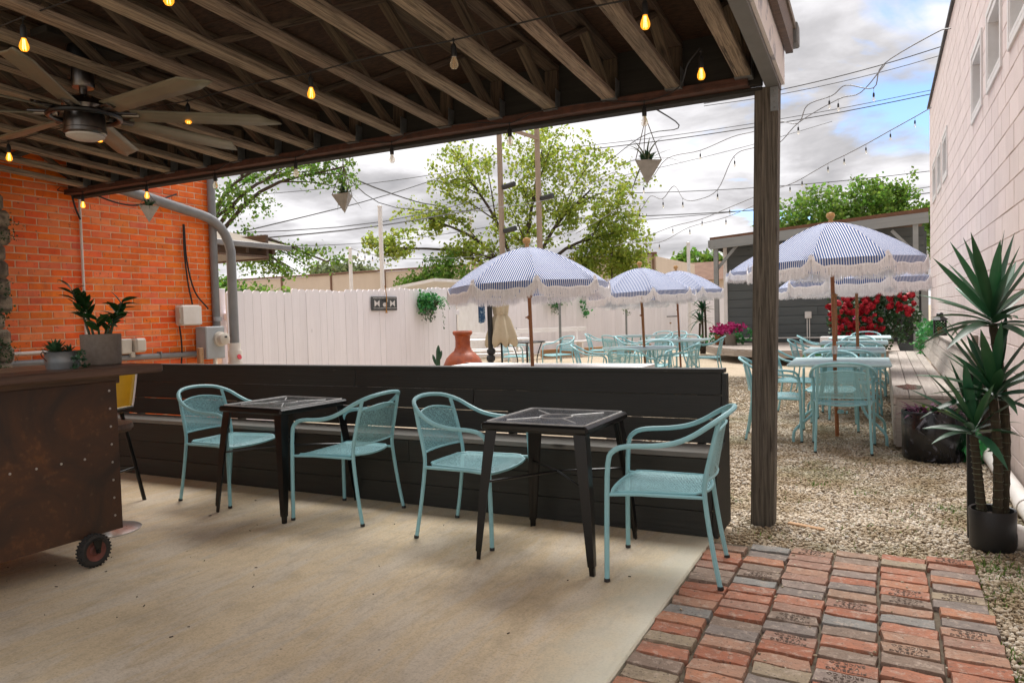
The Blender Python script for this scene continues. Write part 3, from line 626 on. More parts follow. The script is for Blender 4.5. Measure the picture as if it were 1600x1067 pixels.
# crumbling stone pier with moss at the frame's edge
st = MB(); 
for k in range(16):
    z = .6 + k * .15; st.box((0 + random.uniform(-.03, .03), random.uniform(-.05, .02), z), (.22 + random.uniform(0, .06), .62 + random.uniform(-.06, .05), .155), .03, Matrix.Rotation(random.uniform(-.06, .06), 4, 'Z'))
pier = thing('stone_pier', 'crumbling rough stone pier with green moss at the left picture edge', 'pier', (-7.04, 3.50, 0)); st.obj('stone_core', 'stone', pier, smooth=20)
mb = MB(); leaves(mb, [(.13 + random.uniform(-.02, .02), .20 + random.uniform(-.14, .1), random.uniform(.9, 1.75)) for _ in range(60)], .05, 14, .018)
leaves(mb, [(.14 + random.uniform(-.02, .04), .3 + random.uniform(-.14, .14), random.uniform(2.05, 2.3)) for _ in range(8)], .04, 12, .018); raw('moss', mb, 'leaf_dark', pier)
# pipes and boxes fixed to that wall
def pipe(name, label, cat, mat, pts, r, base, n=12, group=None, extra=None):
    B = Vector(base); t_ = thing(name, label, cat, base, 0, group); MB().tube([Vector(p) - B for p in pts], r, n).obj('pipe', mat, t_)
    return t_
def arc(a_, b_, c_, k=6):   # rounded bend near corner b
    a_, b_, c_ = Vector(a_), Vector(b_), Vector(c_); return [(1 - t) ** 2 * a_ + 2 * t * (1 - t) * b_ + t * t * c_ for t in [i / k for i in range(k + 1)]]
dp = pipe('drain_pipe', 'fat grey drain pipe running down diagonally across the orange brick wall', 'drain pipe', 'grey_pvc',
     [(-7.08, 4.75, 2.75)] + arc((-7.08, 6.0, 2.545), (-7.07, 6.36, 2.49), (-7.06, 6.42, 2.15)) + [(-7.06, 6.42, 1.02)], .056, (-7.06, 6.42, 0), 14)
fit = MB()
for r_, z0, z1 in ((.07, .94, 1.03), (.085, .86, .94), (.075, .80, .86), (.088, .70, .80), (.075, .0, .70)): fit.lathe([(r_, z0), (r_, z1)], 16)
fit.obj('pipe_fitting', 'white_pvc', dp)
MB().lathe([(.001, 0), (.032, 0), (.032, .008), (.001, .008)], 14, T=Matrix.Translation((.09, -.02, .86)) @ Matrix.Rotation(rad(70), 4, 'Y')).obj('round_tag', 'red_tag', dp)
ds = pipe('downspout', 'thin grey vertical downpipe at the corner of the orange brick wall', 'downpipe', 'grey_pvc', [(-7.15, 6.24, 1.2), (-7.12, 6.22, 4.2)], .045, (-7.13, 6.24, 0), 12)
for z in (1.3, 2.45): MB().lathe([(.05, z), (.05, z + .05)], 12).obj('collar', 'grey_box', ds)
cdt = pipe('conduit', 'slim white vertical conduit clipped to the orange brick wall', 'conduit', 'white_pvc', [(-7.165, 4.63, .95), (-7.165, 4.63, 2.75)], .013, (-7.165, 4.63, 0), 8)
cd2 = pipe('conduit', 'thick grey horizontal conduit low on the orange brick wall', 'conduit', 'grey_pvc', [(-7.155, 3.0, .965), (-7.155, 5.93, .925)], .032, (-7.155, 4.5, 0), 10)
for y in (4.2, 5.45): MB().box((0, y - 4.5, .943), (.075, .02, .075), .004).obj('pipe_clip', 'galv', cd2)
cd3 = pipe('conduit', 'thin white horizontal conduit above the grey one on the brick wall', 'conduit', 'white_pvc', [(-7.165, 2.9, 1.045), (-7.165, 4.3, 1.048)], .016, (-7.165, 3.8, 0), 8)
jb = thing('junction_box', 'pale square junction box on the orange bricks beside the downpipe', 'junction box', (-7.12, 5.82, 1.26))
MB().box((0, 0, .115), (.13, .28, .235), .025).obj('box', 'beige_plastic', jb); MB().box((.068, 0, .115), (.012, .255, .21), .006).obj('lid', 'white_pvc', jb)
for z in (.05, .17): MB().box((.03, -.147, z), (.03, .014, .05), .004).obj('hinge', 'beige_plastic', jb)
mbx = thing('electric_meter', 'grey electric meter box with round glass dial beside the fat drain pipe', 'electric meter', (-7.08, 6.08, .86))
MB().box((0, 0, .19), (.18, .27, .38), .01).obj('box', 'grey_box', mbx)
MB().lathe([(.088, 0), (.088, .035), (.07, .04), (.07, .10), (.05, .112), (.0001, .114)], 20, T=Matrix.Translation((.09, .05, .23)) @ Matrix.Rotation(rad(90), 4, 'Y')).obj('dial', 'beige_plastic', mbx)
MB().box((.2, .05, .255), (.012, .04, .025), .003).obj('display', 'black_plastic', mbx)
MB().tube([(0, .05, 0), (0, .05, -.4)], .02, 8).obj('conduit_stub', 'white_pvc', mbx)
ob_ = thing('outlet_box', 'pair of weathered cream outlet covers on the orange brick wall', 'outlet box', (-7.15, 5.1, 1.0))
MB().box((0, -.07, .06), (.09, .13, .16), .012).obj('cover', 'beige_plastic', ob_); MB().box((.03, .07, .065), (.12, .13, .15), .02).obj('cover', 'beige_plastic', ob_); MB().box((.02, 0, -.03), (.05, .05, .06), .006).obj('conduit_body', 'beige_plastic', ob_)
stk = thing('wooden_stake', 'short weathered wooden stake standing against the brick wall by the meter', 'stake', (-7.0, 5.86, 0)); MB().box((0, 0, .5), (.05, .06, 1.0), .005).obj('stake', 'sleeper', stk, smooth=0)
for pts, lb in ((catmull([(-7.15, 4.4, 2.8), (-7.12, 4.75, 2.62), (-7.1, 5.05, 2.55), (-7.1, 5.3, 2.58), (-7.14, 5.75, 2.75)]), 'black cable drooping across the top of the orange brick wall'),
                (catmull([(-7.15, 5.83, 2.42), (-7.14, 5.82, 2.1), (-7.15, 5.86, 1.75), (-7.14, 5.9, 1.5)]), 'black cable hanging down to the pale junction box'),
                (catmull([(-7.15, 5.84, 2.42), (-7.14, 5.85, 2.0), (-7.15, 5.95, 1.65), (-7.14, 6.12, 1.45)]), 'thin black cable slanting from the brick wall to the corner downpipe'),
                (catmull([(-7.15, 5.72, 1.26), (-7.14, 5.73, 1.0), (-7.14, 5.7, .7)]), 'black cable dropping below the pale junction box'),
                (catmull([(-7.15, 4.5, 2.85), (-7.13, 4.55, 2.5), (-7.15, 4.62, 2.35)]), 'short black cable beside the top of the slim white conduit')):
    tag(MB().tube(pts, .009, 6).obj('cable', 'cable'), lb, 'cable')
# ------------------------------------------------------------ white picket fences
def picket_mesh(wd, h):
    r_ = .032; poly = [(-wd / 2, 0), (wd / 2, 0), (wd / 2, h - r_)] + [(wd / 2 - r_ * (1 - math.cos(a_)), h - r_ + r_ * math.sin(a_)) for a_ in (.5, 1.05, 1.57)] + [(-wd / 2 + r_ * (1 - math.cos(a_)), h - r_ + r_ * math.sin(a_)) for a_ in (1.57, 1.05, .5)] + [(-wd / 2, h - r_)]
    return MB().prism(poly, -.009, .009, Matrix(((0, 1, 0, 0), (-1, 0, 0, 0), (0, 0, 1, 0), (0, 0, 0, 1)))).v, poly
def fence(label, a_, b_, h0, h1, wd, side):
    a_, b_ = Vector(a_), Vector(b_); d = b_ - a_; ln = d.length; ang = math.atan2(d.y, d.x)
    f_ = thing('picket_fence', label, 'fence', (a_.x, a_.y, 0), ang); ms = []
    for hh in range(5):
        h = h0 + (h1 - h0) * hh / 4; r_ = .03; w2 = wd / 2 - .002
        poly = [(0, -w2), (0, w2), (h - r_, w2), (h - .009, w2 - .016), (h, w2 - .036), (h, -w2 + .036), (h - .009, -w2 + .016), (h - r_, -w2)]
        ms.append(MB().prism(poly, -.009, .009).mesh('picket', 'fence_white', 0))    # local X up the board
    k = int(ln / wd); k3 = 0
    for i in range(k):
        o = put('picket', ms[min(4, int(5 * i / k))], f_, (wd * (i + .5), random.uniform(-.004, .004), -.02 + random.uniform(-.015, .012)), (0, 0, 0))
        o.rotation_euler = Matrix(((0, random.uniform(-.006, .006) + 1, 0), (0, 0, 1), (1, 0, 0))).to_euler()
    for z in (.35, 1.35): plank('rail', 'fence_white', (ln, .04, .09), f_, (ln / 2, -side * .032, z))
    for i in range(int(ln / 2.4) + 1): MB().box((min(i * 2.4, ln - .05), -side * .1, .85), (.09, .09, 1.7), .004).obj('post', 'fence_white', f_, smooth=0)
    return f_
fence('near white picket fence running from the brick building past the fern basket', (-7.2, 6.44, 0), (-7.2, 12.0, 0), 1.70, 1.82, .139, -1)
fence('far white picket fence behind the aqua tables and umbrellas', (-11.17, 20.15, 0), (-5.2, 28.2, 0), 1.85, 1.85, .14, -1)
wp = thing('white_wall', 'smooth white wall panel between the near and far picket fences', 'wall panel', (-10.4, 17.2, 0), math.atan2(2.9, -.77))
MB().box((1.5, 0, .92), (3.0, .04, 1.86), .005).obj('panel', 'white_paint', wp, smooth=0); MB().box((1.5, -.03, 1.85), (3.0, .08, .06), .005).obj('cap', 'white_paint', wp, smooth=0)
# ------------------------------------------------------------ block building on the right
WX = .85; WY0, WY1, WZ = 1.2, 16.72, 5.1
rb_ = thing('block_building', 'tall pale pink concrete block building with small white windows on the right', 'building', (WX, 9, 0))
def rl(x, y, z): return (x - WX, y - 9, z)
WN = [(y0, y0 + .8) for y0 in (5.66, 6.91, 8.16, 12.3, 13.55, 14.8)]; wz0, wz1 = 3.15, 3.75
wb = MB()
def wseg(y0, y1, z0, z1): wb.box(rl(WX + .145, (y0 + y1) / 2, (z0 + z1) / 2), (.298, y1 - y0, z1 - z0))
wseg(WY0, WY1, -.1, wz0 - .001); wseg(WY0, WY1, wz1 + .001, WZ - .02); py_ = WY0
for y0, y1 in WN: wseg(py_, y0, wz0, wz1); py_ = y1
wseg(py_, WY1, wz0, wz1)
wb.box(rl(WX + 3.4, 9, 2.5), (6.0, WY1 - WY0 - .02, 5.1))
wb.obj('wall', 'block_mortar', rb_, smooth=0)
MB().box(rl(WX + .12, (WY0 + WY1) / 2, WZ + .0), (.34, WY1 - WY0 + .06, .05), .005).obj('coping', 'black_plastic', rb_, smooth=0)
blk = {}
def bmesh_(ln):
    k = round(ln, 2)
    if k not in blk: blk[k] = MB().box((0, 0, 0), (.022, k - .007, .193), .004).mesh('block', 'block_paint', 0)
    return blk[k]
cand = []
for r in range(26):
    z = -.05 + .1 + r * .2; off = .2 if r % 2 else 0; y = WY1 + off
    spans = []
    while y > WY0 + .05:
        y1_, y0_ = min(y, WY1), max(y - .4, WY0); y -= .4
        segs = [(y0_, y1_)]
        if wz0 - .05 < z < wz1 + .05:
            for a_, b_ in WN:
                ns = []
                for s0, s1 in segs:
                    if s1 <= a_ or s0 >= b_: ns.append((s0, s1))
                    else:
                        if s0 < a_ - .03: ns.append((s0, a_))
                        if s1 > b_ + .03: ns.append((b_, s1))
                segs = ns
        for s0, s1 in segs:
            if s1 - s0 < .04: continue
            yc = (s0 + s1) / 2; s_ = seen((WX, yc, z)); vis = 9e9
            if s_ and s_[0] < 1680 and -40 < s_[1] < 780: vis = s_[2]
            cand.append((vis, yc, z, s1 - s0))
cand.sort(); stuff = MB()
for i, (vis, yc, z, ln) in enumerate(cand):
    dx = random.uniform(-.0015, .0015)
    if i < 300: put('block', bmesh_(ln), rb_, rl(WX + dx, yc, z))
    else: stuff.box(rl(WX + dx, yc, z), (.022, ln - .007, .193), .004)
struct(stuff.obj('block_courses', 'block_paint', rb_, smooth=0), 'stuff')
def window():
    w_ = node('window', rb_, rl(WX, (WN[0][0] + WN[0][1]) / 2, wz0))
    fr_ = MB()
    for y in (-.383, .383): fr_.box((.05, y, .30), (.14, .036, .598), .003)
    fr_.box((.05, 0, .02), (.15, .73, .04), .003); fr_.box((.05, 0, .57), (.14, .73, .058), .003); fr_.obj('frame', 'white_paint', w_, smooth=0)
    tm = MB()
    for y in (-.42, .42): tm.box((-.012, y, .30), (.03, .055, .71), .003)
    for z in (-.03, .63): tm.box((-.012, 0, z), (.03, .785, .05), .003)
    tm.obj('trim', 'white_paint', w_, smooth=0)
    sa = MB()
    for y in (-.34, 0, .34): sa.box((.10, y, .29), (.03, .03, .50), .002)
    sa.box((.10, 0, .055), (.03, .70, .03), .002); sa.box((.10, 0, .525), (.03, .70, .03), .002); sa.obj('sash', 'white_paint', w_, smooth=0)
    MB().box((.112, 0, .29), (.006, .7, .5)).obj('pane', 'glass', w_, smooth=0); return w_
w0 = window()
for y0, y1 in WN[1:]: dup(w0, rl(WX, (y0 + y1) / 2, wz0))
# ------------------------------------------------------------ grey shed with lean-to roof at the back of the yard
sh = thing('garden_shed', 'dark grey board shed with sloping porch roof at the back of the yard', 'shed', (-1.7, 21.5, 0))
def sl_(x, y, z): return (x + 1.7, y - 21.5, z)
MB().box(sl_(-1.5, 23, 1.55), (5.0, 2.9, 3.1)).obj('wall', 'shed_paint', sh, smooth=0)
for r in range(12):
    z = .42 + r * .245
    for a_, b_ in ((-3.98, -1.6 + (r % 3) * .5), (-1.6 + (r % 3) * .5, .95)): plank('board', 'shed_paint', (b_ - a_ - .006, .03, .236), sh, sl_((a_ + b_) / 2, 21.53 + random.uniform(-.003, .003), z), (rad(4), 0, 0))
def roofz(x): return 3.12 + (x + 4.2) * .067
mb = MB(); vs = []
for x in (-4.25, 1.0):
    for y in (20.55, 24.4):
        for z in (.02, .12): vs.append(sl_(x, y, roofz(x) + z))
mb.add(vs, [(0, 1, 3, 2), (4, 6, 7, 5), (0, 4, 5, 1), (2, 3, 7, 6), (0, 2, 6, 4), (1, 5, 7, 3)]).obj('roof', 'roof_brown', sh, smooth=0)
for y in (20.53,): between('fascia', 'shed_trim', sl_(-4.25, y, roofz(-4.25) - .08), sl_(1.0, y, roofz(1.0) - .12), .04, .26, sh)
between('fascia', 'shed_trim', sl_(-4.27, 20.5, roofz(-4.25) - .06), sl_(-4.27, 24.3, roofz(-4.25) - .06), .04, .2, sh)
for x, zb_ in ((-4.1, 0), (.72, 0)): MB().box(sl_(x, 20.62, roofz(x) / 2 - .1), (.12, .12, roofz(x) - .2), .006).obj('porch_post', 'shed_trim', sh, smooth=0)
between('brace', 'shed_trim', sl_(-4.1, 20.66, 2.35), sl_(-3.55, 20.66, 2.98), .06, .08, sh); between('brace', 'shed_trim', sl_(.72, 20.66, 2.5), sl_(.2, 20.66, 3.1), .06, .08, sh)
MB().box(sl_(-4.02, 21.5, 1.55), (.1, .06, 3.0), .004).obj('corner_trim', 'white_paint', sh, smooth=0)
MB().box(sl_(.15, 21.49, 1.35), (.16, .06, 2.1), .004).box(sl_(.95, 21.49, 1.35), (.16, .06, 2.1), .004).box(sl_(.55, 21.49, 2.45), (.96, .06, .14), .004).obj('door_frame', 'shed_trim', sh, smooth=0)
MB().box(sl_(.55, 21.5, 1.35), (.64, .03, 2.06), .004).obj('door', 'black_plastic', sh, smooth=0)
ox = thing('outlet_box', 'pale weatherproof outlet on the grey shed wall', 'outlet box', (-1.83, 21.48, .95)); MB().box((0, 0, .09), (.17, .08, .19), .012).obj('cover', 'white_pvc', ox); MB().tube([(-.03, .01, 0), (-.03, .01, -.62)], .014, 6).tube([(.03, .01, 0), (.03, .01, -.62)], .014, 6).obj('conduit', 'white_pvc', ox)
tag(MB().tube(catmull([(-1.35, 21.46, 1.45), (-1.15, 21.46, 1.44), (-1.1, 21.46, 1.3), (-1.1, 21.46, .8), (-1.3, 21.46, .45)]), .018, 6).obj('cable', 'cable'), 'black cable bent down the grey shed wall', 'cable')
tag(MB().tube([(-3.9, 21.44, .42), (-.4, 21.44, .42)], .02, 6).obj('conduit', 'white_pvc'), 'white conduit along the foot of the grey shed wall', 'conduit')
dk = thing('wooden_deck', 'low weathered wooden deck in front of the grey shed', 'deck', (-2, 19, 0))
poly = [(-4.25, 19.9), (-3.85, 19.0), (-3.2, 18.1), (-2.4, 17.5), (-1.4, 17.3), (.3, 17.3), (.3, 21.4), (-4.25, 21.4)]
yy = 17.33
while yy < 21.4:
    xs = []
    for (x0, y0), (x1, y1) in zip(poly, poly[1:] + poly[:1]):
        if (y0 - yy) * (y1 - yy) < 0: xs.append(x0 + (x1 - x0) * (yy - y0) / (y1 - y0))
    if len(xs) >= 2: plank('deck_board', 'deck_wood', (max(xs) - min(xs), .136, .03), dk, ((max(xs) + min(xs)) / 2 + 2, yy - 19, .285))
    yy += .142
for (x0, y0), (x1, y1) in zip(poly[:5], poly[1:6]): between('skirt_board', 'deck_wood', (x0 + 2, y0 - 19, .20), (x1 + 2, y1 - 19, .20), .03, .15, dk)
# ------------------------------------------------------------ far buildings
fb = thing('warehouse', 'long low beige metal warehouse wall beyond the white fence', 'building', (-28, 34, 0))
for i in range(7): MB().box((-12.1 + i * 3.9 + 3.15 + 1.9, 0, 1.9), (3.86, .1, 4.02), .01).obj('wall_panel', 'beige_metal', fb, smooth=0)
for i in range(8): MB().box((-8.95 + i * 3.9, -.08, 1.95), (.10, .1, 4.1), .005).obj('seam_trim', 'brown_trim', fb, smooth=0)
MB().box((4.7, -.06, 3.98), (27.6, .24, .10), .01).obj('eave_trim', 'brown_trim', fb, smooth=0); MB().box((4.7, 4.2, 1.9), (27.4, 8, 3.9)).obj('body', 'beige_metal', fb, smooth=0)
bh = thing('brown_roof_house', 'low far house with a long brown shingle roof behind the middle umbrella', 'house', (-12, 52, 0))
MB().box((0, 3, 1.7), (11.4, 6, 3.5)).obj('wall', 'beige_metal', bh, smooth=0)
MB().prism([(-.6, 3.3), (6.6, 3.3), (3, 4.75)], -6, 6, Matrix(((0, 0, 1, 0), (1, 0, 0, 0), (0, 1, 0, 0), (0, 0, 0, 1)))).obj('roof', 'roof_brown', bh, smooth=0)
wc = thing('white_car_port', 'pale low lean-to roof just behind the near white fence', 'lean-to', (-14.5, 20, 0))
MB().prism([(-1.6, 2.02), (1.6, 2.42), (1.6, 2.52), (-1.6, 2.12)], 0, 2.5, Matrix(((1, 0, 0, 0), (0, 0, 1, 0), (0, 1, 0, 0), (0, 0, 0, 1)))).obj('roof', 'white_paint', wc, smooth=0)
for x in (-1.4, 1.4): MB().box((x, .4, 1.05), (.09, .09, 2.1)).obj('post', 'sleeper', wc, smooth=0)
# ------------------------------------------------------------ aqua chairs
def panel_grid(fn, nu, nv):
    mb = MB(); mb.uv = []
    for i in range(nu + 1):
        for j in range(nv + 1):
            p, uv = fn(i / nu, j / nv); mb.v.append(tuple(p)); mb.uv.append(uv)
    for i in range(nu):
        for j in range(nv):
            a_ = i * (nv + 1) + j; mb.f.append((a_, a_ + 1, a_ + nv + 2, a_ + nv + 1))
    return mb
def make_chair(label, group):
    t_ = thing('patio_chair', label, 'chair', group=group)
    R_ = .0125
    half = [(.262, .25, .0), (.258, .245, .30), (.256, .235, .56), (.258, .205, .625), (.264, .14, .648), (.270, .02, .655), (.270, -.08, .672), (.262, -.16, .705), (.235, -.235, .752), (.17, -.295, .788), (.085, -.322, .802), (0, -.33, .806)]
    pts = catmull(half + [(-x, y, z) for x, y, z in half[-2::-1]], 3)
    MB().tube(pts, R_, 8).obj('arm_frame', 'aqua', t_)
    for s in (-1, 1):
        MB().tube(catmull([(s * .228, -.268, 0), (s * .222, -.235, .18), (s * .214, -.205, .40), (s * .210, -.208, .50), (s * .205, -.245, .66), (s * .196, -.272, .768)], 3), .0115, 8).obj('rear_leg', 'aqua', t_)
        MB().tube([(s * .256, .238, .415), (s * .235, .10, .418), (s * .216, -.2, .414)], .009, 6).obj('side_rail', 'aqua', t_)
        for p in ((s * .262, .25, 0), (s * .228, -.268, 0)): MB().lathe([(.0145, 0), (.0145, .012), (.013, .016)], 8, p).obj('foot_cap', 'black_plastic', t_)
    def seat(u, v):      # u across, v back to front
        s_ = u * 2 - 1; y = -.20 + .43 * v; wd = .195 + .045 * v - .05 * max(0, (.12 - v) / .12) ** 2 - .03 * max(0, (v - .9) / .1) ** 2
        y += .035 * (1 - s_ * s_) * (1 if v > .5 else -1) * abs(v - .5) * 2 * .6
        z = .424 + .006 * s_ * s_ - .012 * (1 - s_ * s_) * math.sin(math.pi * min(1, v * 1.05)) - .02 * max(0, (v - .85) / .15) ** 2
        return (s_ * wd, y, z), (s_ * wd, y)
    st_ = panel_grid(seat, 12, 12).obj('seat', 'aqua_mesh', t_)
    rim = [seat(0, i / 10)[0] for i in range(11)] + [seat(i / 8, 1)[0] for i in range(1, 9)] + [seat(1, 1 - i / 10)[0] for i in range(1, 11)] + [seat(1 - i / 8, 0)[0] for i in range(1, 8)]
    MB().tube([(x, y, z - .003) for x, y, z in rim], .0085, 6, closed=True).obj('seat_rim', 'aqua', st_)
    def back(u, v):      # u across, v up
        s_ = u * 2 - 1; top = .735 - .03 * s_ * s_; z = .492 + (top - .492) * v; k = (z - .45) / .33
        wd = .207 - .010 * v; y = -.203 - .062 * k - .035 * (1 - s_ * s_); return (s_ * wd, y, z), (s_ * wd, z)
    bk = panel_grid(back, 12, 8).obj('backrest', 'aqua_mesh', t_)
    MB().tube([back(i / 12, 1)[0] for i in range(13)], .006, 6).tube([back(i / 12, 0)[0] for i in range(13)], .006, 6).obj('backrest_edge', 'aqua', bk)
    return t_
D = rad
CG = 'aqua metal patio chairs'
chair0 = make_chair('aqua armchair at the far left, left of the first black table', CG); chair0.location = (-4.29, 3.82, .002); chair0.rotation_euler.z = D(-88)
def chair(x, y, deg, label, z=.002): return dup(chair0, (x, y, z), D(deg), label)
chair(-3.15, 3.77, 92, 'aqua armchair on the right of the first black table, seen from its front left')
chair(-2.16, 3.71, -90, 'aqua armchair on the left side of the second black table')
chair(-.965, 3.54, 97, 'nearest aqua armchair with two legs on the brick paving')
Gz = -.03
# the courtyard: heading = direction the sitter faces, degrees from +Y
yard = [(-.335, 7.28, 2, 'aqua chair nearest the post in the right row, seen from behind'),
        (-.50, 8.50, 180, 'aqua chair on the far side of the first table in the right row'), (-.33, 9.28, 0, 'aqua chair on the near side of the second table in the right row'),
        (-.46, 10.58, 184, 'aqua chair on the far side of the second table in the right row'), (-.25, 11.30, -3, 'aqua chair on the near side of the third table in the right row'),
        (-.36, 12.62, 180, 'aqua chair on the far side of the third table in the right row'), (-.30, 14.75, 178, 'last aqua chair at the far end of the right row'),
        (-.985, 7.72, -84, 'aqua chair half hidden behind the wooden post, beside the first right table'), (-.93, 9.42, -92, 'aqua chair on the left side of the second right table'),
        (-.98, 11.95, -95, 'aqua chair on the left side of the third right table, nearer of two'), (-1.0, 13.5, -85, 'aqua chair on the left side of the last right table'),
        (-4.05, 10.72, -75, 'aqua chair facing right at the left end of the middle tables'), (-3.10, 9.72, -4, 'aqua chair seen from behind just beyond the white table'),
        (-3.35, 11.72, 176, 'aqua chair on the far side of the round middle table'), (-2.72, 10.75, 84, 'aqua chair facing left at the right of the round middle table'),
        (-2.90, 13.62, 95, 'aqua chair by the shed deck facing left'), (-5.90, 16.1, -80, 'aqua chair seen side on at the far left of the middle group'),
        (-5.10, 15.05, -30, 'aqua chair turned away beside the far round table'), (-4.50, 14.2, -88, 'aqua chair on the left side of the third middle table'),
        (-4.72, 16.95, 170, 'aqua chair beyond the far round table, left one of two'), (-4.35, 16.75, 160, 'aqua chair beyond the far round table, right one of two'),
        (-3.50, 14.45, 182, 'aqua chair on the far side of the table under the far umbrella'),
        (-7.0, 13.9, -80, 'aqua chair partly behind the closed beige umbrella'), (-6.25, 14.5, 150, 'aqua chair by the glass bistro table facing forward')]
for x, y, dg, lb in yard: chair(x, y, dg, lb, Gz)
# ------------------------------------------------------------ black tables
def black_table(x, y, deg, label):
    t_ = thing('bistro_table', label, 'table', (x, y, 0), D(deg), 'square black metal tables')
    top = MB().box((0, 0, .70), (.605, .605, .040), .011).obj('tabletop', 'black_metal', t_)
    MB().box((0, 0, .7205), (.555, .555, .003)).obj('patterned_panel', 'black_glass', top, smooth=0)
    rd = MB(); q = .278; cs = []
    for cx, cy, a0 in ((1, 1, 0), (-1, 1, 90), (-1, -1, 180), (1, -1, 270)):
        for k in range(5): a_ = D(a0 + 22.5 * k); cs.append((cx * (q - .02) + .02 * math.cos(a_), cy * (q - .02) + .02 * math.sin(a_), .7222))
    rd.tube(cs, .0055, 6, closed=True).tube([(.088 * math.cos(i * .2618), .088 * math.sin(i * .2618), .7225) for i in range(24)], 0.004, 6, closed=True)
    for a_ in (45, 135, 225, 315): rd.tube([(.088 * math.cos(D(a_)), .088 * math.sin(D(a_)), .7225), (.28 * math.cos(D(a_)), .28 * math.sin(D(a_)), .7225)], .004, 6)
    rd.obj('ridge', 'ridge', top)
    for sx in (-1, 1):
        for sy in (-1, 1):
            mb = MB(); vs = []; n = 9
            for z, k, w_ in ((.685, .248, .040), (.60, .259, .039), (.35, .287, .032), (.10, .311, .024), (.045, .316, .0215), (.04, .316, .0165), (.0, .319, .015)):
                ring = [(w_, w_), (-w_, w_ * .95), (-w_ * .8, w_ * .45), (-w_ * .15, w_ * .15), (w_ * .15, -w_ * .15), (w_ * .45, -w_ * .8), (w_ * .95, -w_), (w_, -w_ * .6)]
                vs += [(sx * (k + a_ * .8), sy * (k + b_ * .8), z) for a_, b_ in ring]
            fs = [(i * 8 + j, i * 8 + (j + 1) % 8, (i + 1) * 8 + (j + 1) % 8, (i + 1) * 8 + j) for i in range(6) for j in range(8)] + [tuple(range(7, -1, -1)), tuple(range(48, 56))]
            mb.add(vs, fs).obj('leg', 'black_metal', t_, smooth=50)
    for s in (-1, 1): MB().tube([(-.275, -.275 * s, .405), (0, 0, .425), (.275, .275 * s, .405)], .007, 6).obj('cross_brace', 'black_metal', t_)
    return t_
bt = black_table(-3.69, 3.765, -4, 'square black metal table between the two left aqua armchairs')
dup(bt, (-1.585, 3.62, 0), D(-1), 'square black metal table nearer the camera, beside the nearest aqua armchair')
# ------------------------------------------------------------ aqua tables
def aqua_table(x, y, deg, label, w_, d_, rnd=False):
    t_ = thing('aqua_table', label, 'table', (x, y, Gz), D(deg), 'aqua metal patio tables')
    if rnd: MB().lathe([(.0001, .735), (w_ / 2 - .01, .735), (w_ / 2, .742), (w_ / 2, .755), (w_ / 2 - .01, .762), (.0001, .762)], 8).obj('tabletop', 'aqua_top', t_, smooth=20)
    else: MB().box((0, 0, .748), (w_, d_, .030), .010).obj('tabletop', 'aqua_top', t_)
    for sx in (-1, 1):
        for sy in (-1, 1):
            a_, b_ = w_ * .44 * sx, d_ * .42 * sy
            MB().tube(catmull([(a_ * .34, b_ * .5, .735), (a_ * .40, b_ * .52, .50), (a_ * .58, b_ * .68, .28), (a_ * .86, b_ * .9, .17), (a_ * 1.0, b_ * 1.0, .10), (a_ * 1.02, b_ * 1.01, 0)], 4), .014, 7).obj('leg', 'aqua', t_)
    MB().tube([(.06, -.06, .25), (.06, .06, .25)], .01, 6).lathe([(.035, .24), (.035, .27)], 10).obj('umbrella_collar', 'aqua', t_)
    return t_
aqua_table(-.39, 7.92, 1, 'nearest aqua rectangular table of the right row by the wooden bench', .90, .98)
aqua_table(-.43, 10.0, 0, 'second aqua rectangular table of the right row', .90, .98)
aqua_table(-.40, 12.0, 0, 'third aqua rectangular table of the right row', .92, .95)
aqua_table(-.36, 13.9, 0, 'last aqua rectangular table of the right row by the roses', .95, .9)
aqua_table(-3.30, 10.75, 10, 'round aqua table pierced by the middle umbrella pole', 1.15, 1.15, True)
aqua_table(-3.45, 13.45, 0, 'aqua table under the far umbrella beside the shed deck', 1.15, .9)
aqua_table(-4.95, 15.9, 0, 'farthest round aqua table near the white fence gate', 1.1, 1.1, True)
